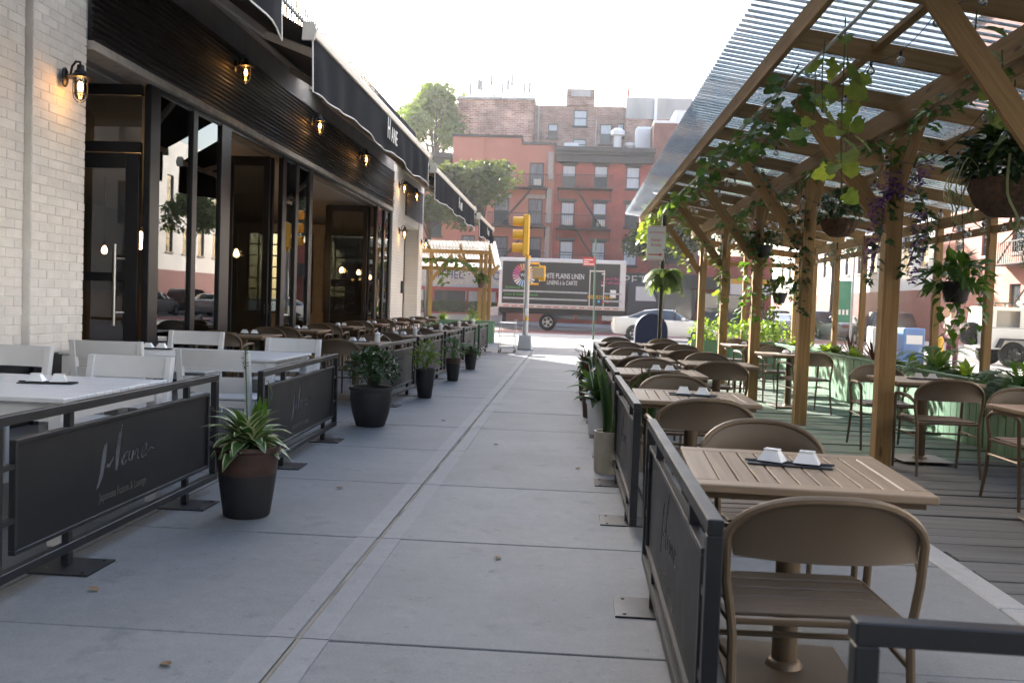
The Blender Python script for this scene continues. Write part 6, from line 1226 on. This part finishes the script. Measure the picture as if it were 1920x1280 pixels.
def person(loc, rz, label):
    t = thing('person', label, 'person', loc, rz)
    def skin(name, verts, edges, radii, m, parent):
        me = bpy.data.meshes.new(name); me.from_pydata(verts, edges, []); o = bpy.data.objects.new('tmp', me); COL.objects.link(o); md = o.modifiers.new('s', 'SKIN'); 
        for i, r in enumerate(radii): me.skin_vertices[0].data[i].radius = r if isinstance(r, tuple) else (r, r); me.skin_vertices[0].data[i].use_root = i == 0
        o.modifiers.new('d', 'SUBSURF').levels = 2; e = bpy.data.meshes.new_from_object(o.evaluated_get(bpy.context.evaluated_depsgraph_get())); bpy.data.objects.remove(o); e.materials.clear(); e.materials.append(m); e.polygons.foreach_set('use_smooth', [True] * len(e.polygons)); return link(name, e, parent)
    m_skin = mat('skin tone', (.42, .25, .18), .55); m_tro = mat('maroon trousers', (.14, .045, .06), .8); m_top = mat('pale top', (.55, .40, .36), .8)
    V = [(0, 0, .98), (0, 0, 1.18), (0, 0, 1.40), (0, 0, 1.50), (0, .02, 1.58), (0, .025, 1.66), (0, .01, 1.74), (-.09, 0, .93), (-.11, .02, .52), (-.11, -.05, .09), (-.11, .10, .04), (.09, 0, .93), (.12, .06, .52), (.13, .03, .09), (.13, .18, .04), (-.18, 0, 1.42), (-.24, .0, 1.14), (-.22, .1, .90), (-.22, .15, .80), (.18, 0, 1.42), (.24, .04, 1.16), (.20, .28, 1.2), (.17, .38, 1.24)]
    Ed = [(0, 1), (1, 2), (2, 3), (3, 4), (4, 5), (5, 6), (0, 7), (7, 8), (8, 9), (9, 10), (0, 11), (11, 12), (12, 13), (13, 14), (2, 15), (15, 16), (16, 17), (17, 18), (2, 19), (19, 20), (20, 21), (21, 22)]
    Rr = [(.15, .11), (.135, .1), (.15, .1), .055, .075, .092, .07, .10, .065, .045, .035, .10, .065, .045, .035, .06, .045, .035, .03, .06, .045, .035, .03]
    body = skin('body', V, Ed, Rr, m_skin, t)
    skin('trousers', [V[0], V[7], V[8], V[9], V[11], V[12], V[13]], [(0, 1), (1, 2), (2, 3), (0, 4), (4, 5), (5, 6)], [(.165, .125), .115, .08, .06, .115, .08, .06], m_tro, t)
    skin('shirt', [V[0], V[1], V[2], V[15], V[16], V[19], V[20]], [(0, 1), (1, 2), (2, 3), (3, 4), (2, 5), (5, 6)], [(.16, .12), (.15, .112), (.165, .112), .072, .055, .072, .055], m_top, t)
    hr = MB().lathe([(.001, .13), (.06, .115), (.095, .06), (.1, .0), (.085, -.05), (.07, -.06)], 14, (0, 0, 1.69)); hr.v = [(x, y - .015 if y < .03 else y * .55, z) for x, y, z in hr.v]; hr.obj('hair', mat('dark brown hair', (.03, .02, .015), .6), t, smooth='n')
    nz = MB().add([(-.015, .095, 1.65), (.015, .095, 1.65), (0, .125, 1.645), (0, .1, 1.69)], [(0, 1, 2), (0, 2, 3), (1, 3, 2)]); nz.obj('nose', m_skin, t)
    for s_ in (-1, 1):
        MB().lathe([(.001, .012), (.012, 0), (.001, -.012)], 8, (s_ * .035, .105, 1.685)).obj('eye', m_dk, t)
        hx, hy, hz = (V[18] if s_ < 0 else V[22]); fd = Vector((0, .25, -1)) if s_ < 0 else Vector((-.1, 1, .25)); fd.normalize(); sd = Vector((1, 0, 0)); fg = MB()
        for k, (o_, l_) in enumerate(((-.03, .06), (-.01, .075), (.01, .07), (.03, .055))): p0 = Vector((hx, hy, hz)) + sd * o_; fg.tube([p0, p0 + fd * l_ * .6, p0 + fd * l_ + Vector((0, 0, -.012))], .009, 5)
        p0 = Vector((hx, hy, hz)) - fd * .02 + sd * .03; fg.tube([p0, p0 + sd * .03 + fd * .03], .01, 5); fg.obj('fingers', m_skin, t, smooth=1)
        MB().box(s_ * .12 - .045, s_ * .12 + .045, (-.10 if s_ < 0 else -.02), (.17 if s_ < 0 else .25), 0, .08).obj('shoe', m_white, t, bevel=.02)
    return t
person((10.75, 26.2, -.13), -1.2, 'person in maroon trousers and pale top standing by the avenue, one arm raised')

fl_ = MB().leaf((0, 0, .004), (1, 0, 0), (0, 0, 1), .06, .04, 0, 0, .3, -.15).obj('fallen_leaf', mat('dry leaf', (.22, .13, .06), .8, var=.2), smooth=1); tag(fl_, 'small dry brown leaf lying on the grey sidewalk slabs', 'leaf', 'dry leaves on the sidewalk'); pl2 = Placer(fl_)
for x, y in ((-1.38, 3.05), (-1.98, 3.75), (-.3, 4.6), (-1.5, 6.1), (.1, 7.2), (-.6, 8.3), (-1.3, 9.8)): pl2.put((x, y, .001), R.uniform(0, 6))
# ---------------------------------------------------------------- air
hz = MB().box(-70, 70, -60, 125, -2, 42).obj('haze', [], kind='stuff', label='thin bright summer haze over the street', category='haze')
hm = bpy.data.materials.new('street haze'); hm.use_nodes = True; hn = hm.node_tree.nodes; hn.remove(hn['Principled BSDF']); pv = hn.new('ShaderNodeVolumePrincipled'); pv.inputs['Color'].default_value = (.95, .96, 1, 1); pv.inputs['Density'].default_value = .0004; pv.inputs['Anisotropy'].default_value = .55
hm.node_tree.links.new(pv.outputs[0], hn['Material Output'].inputs['Volume']); hz.data.materials.append(hm)
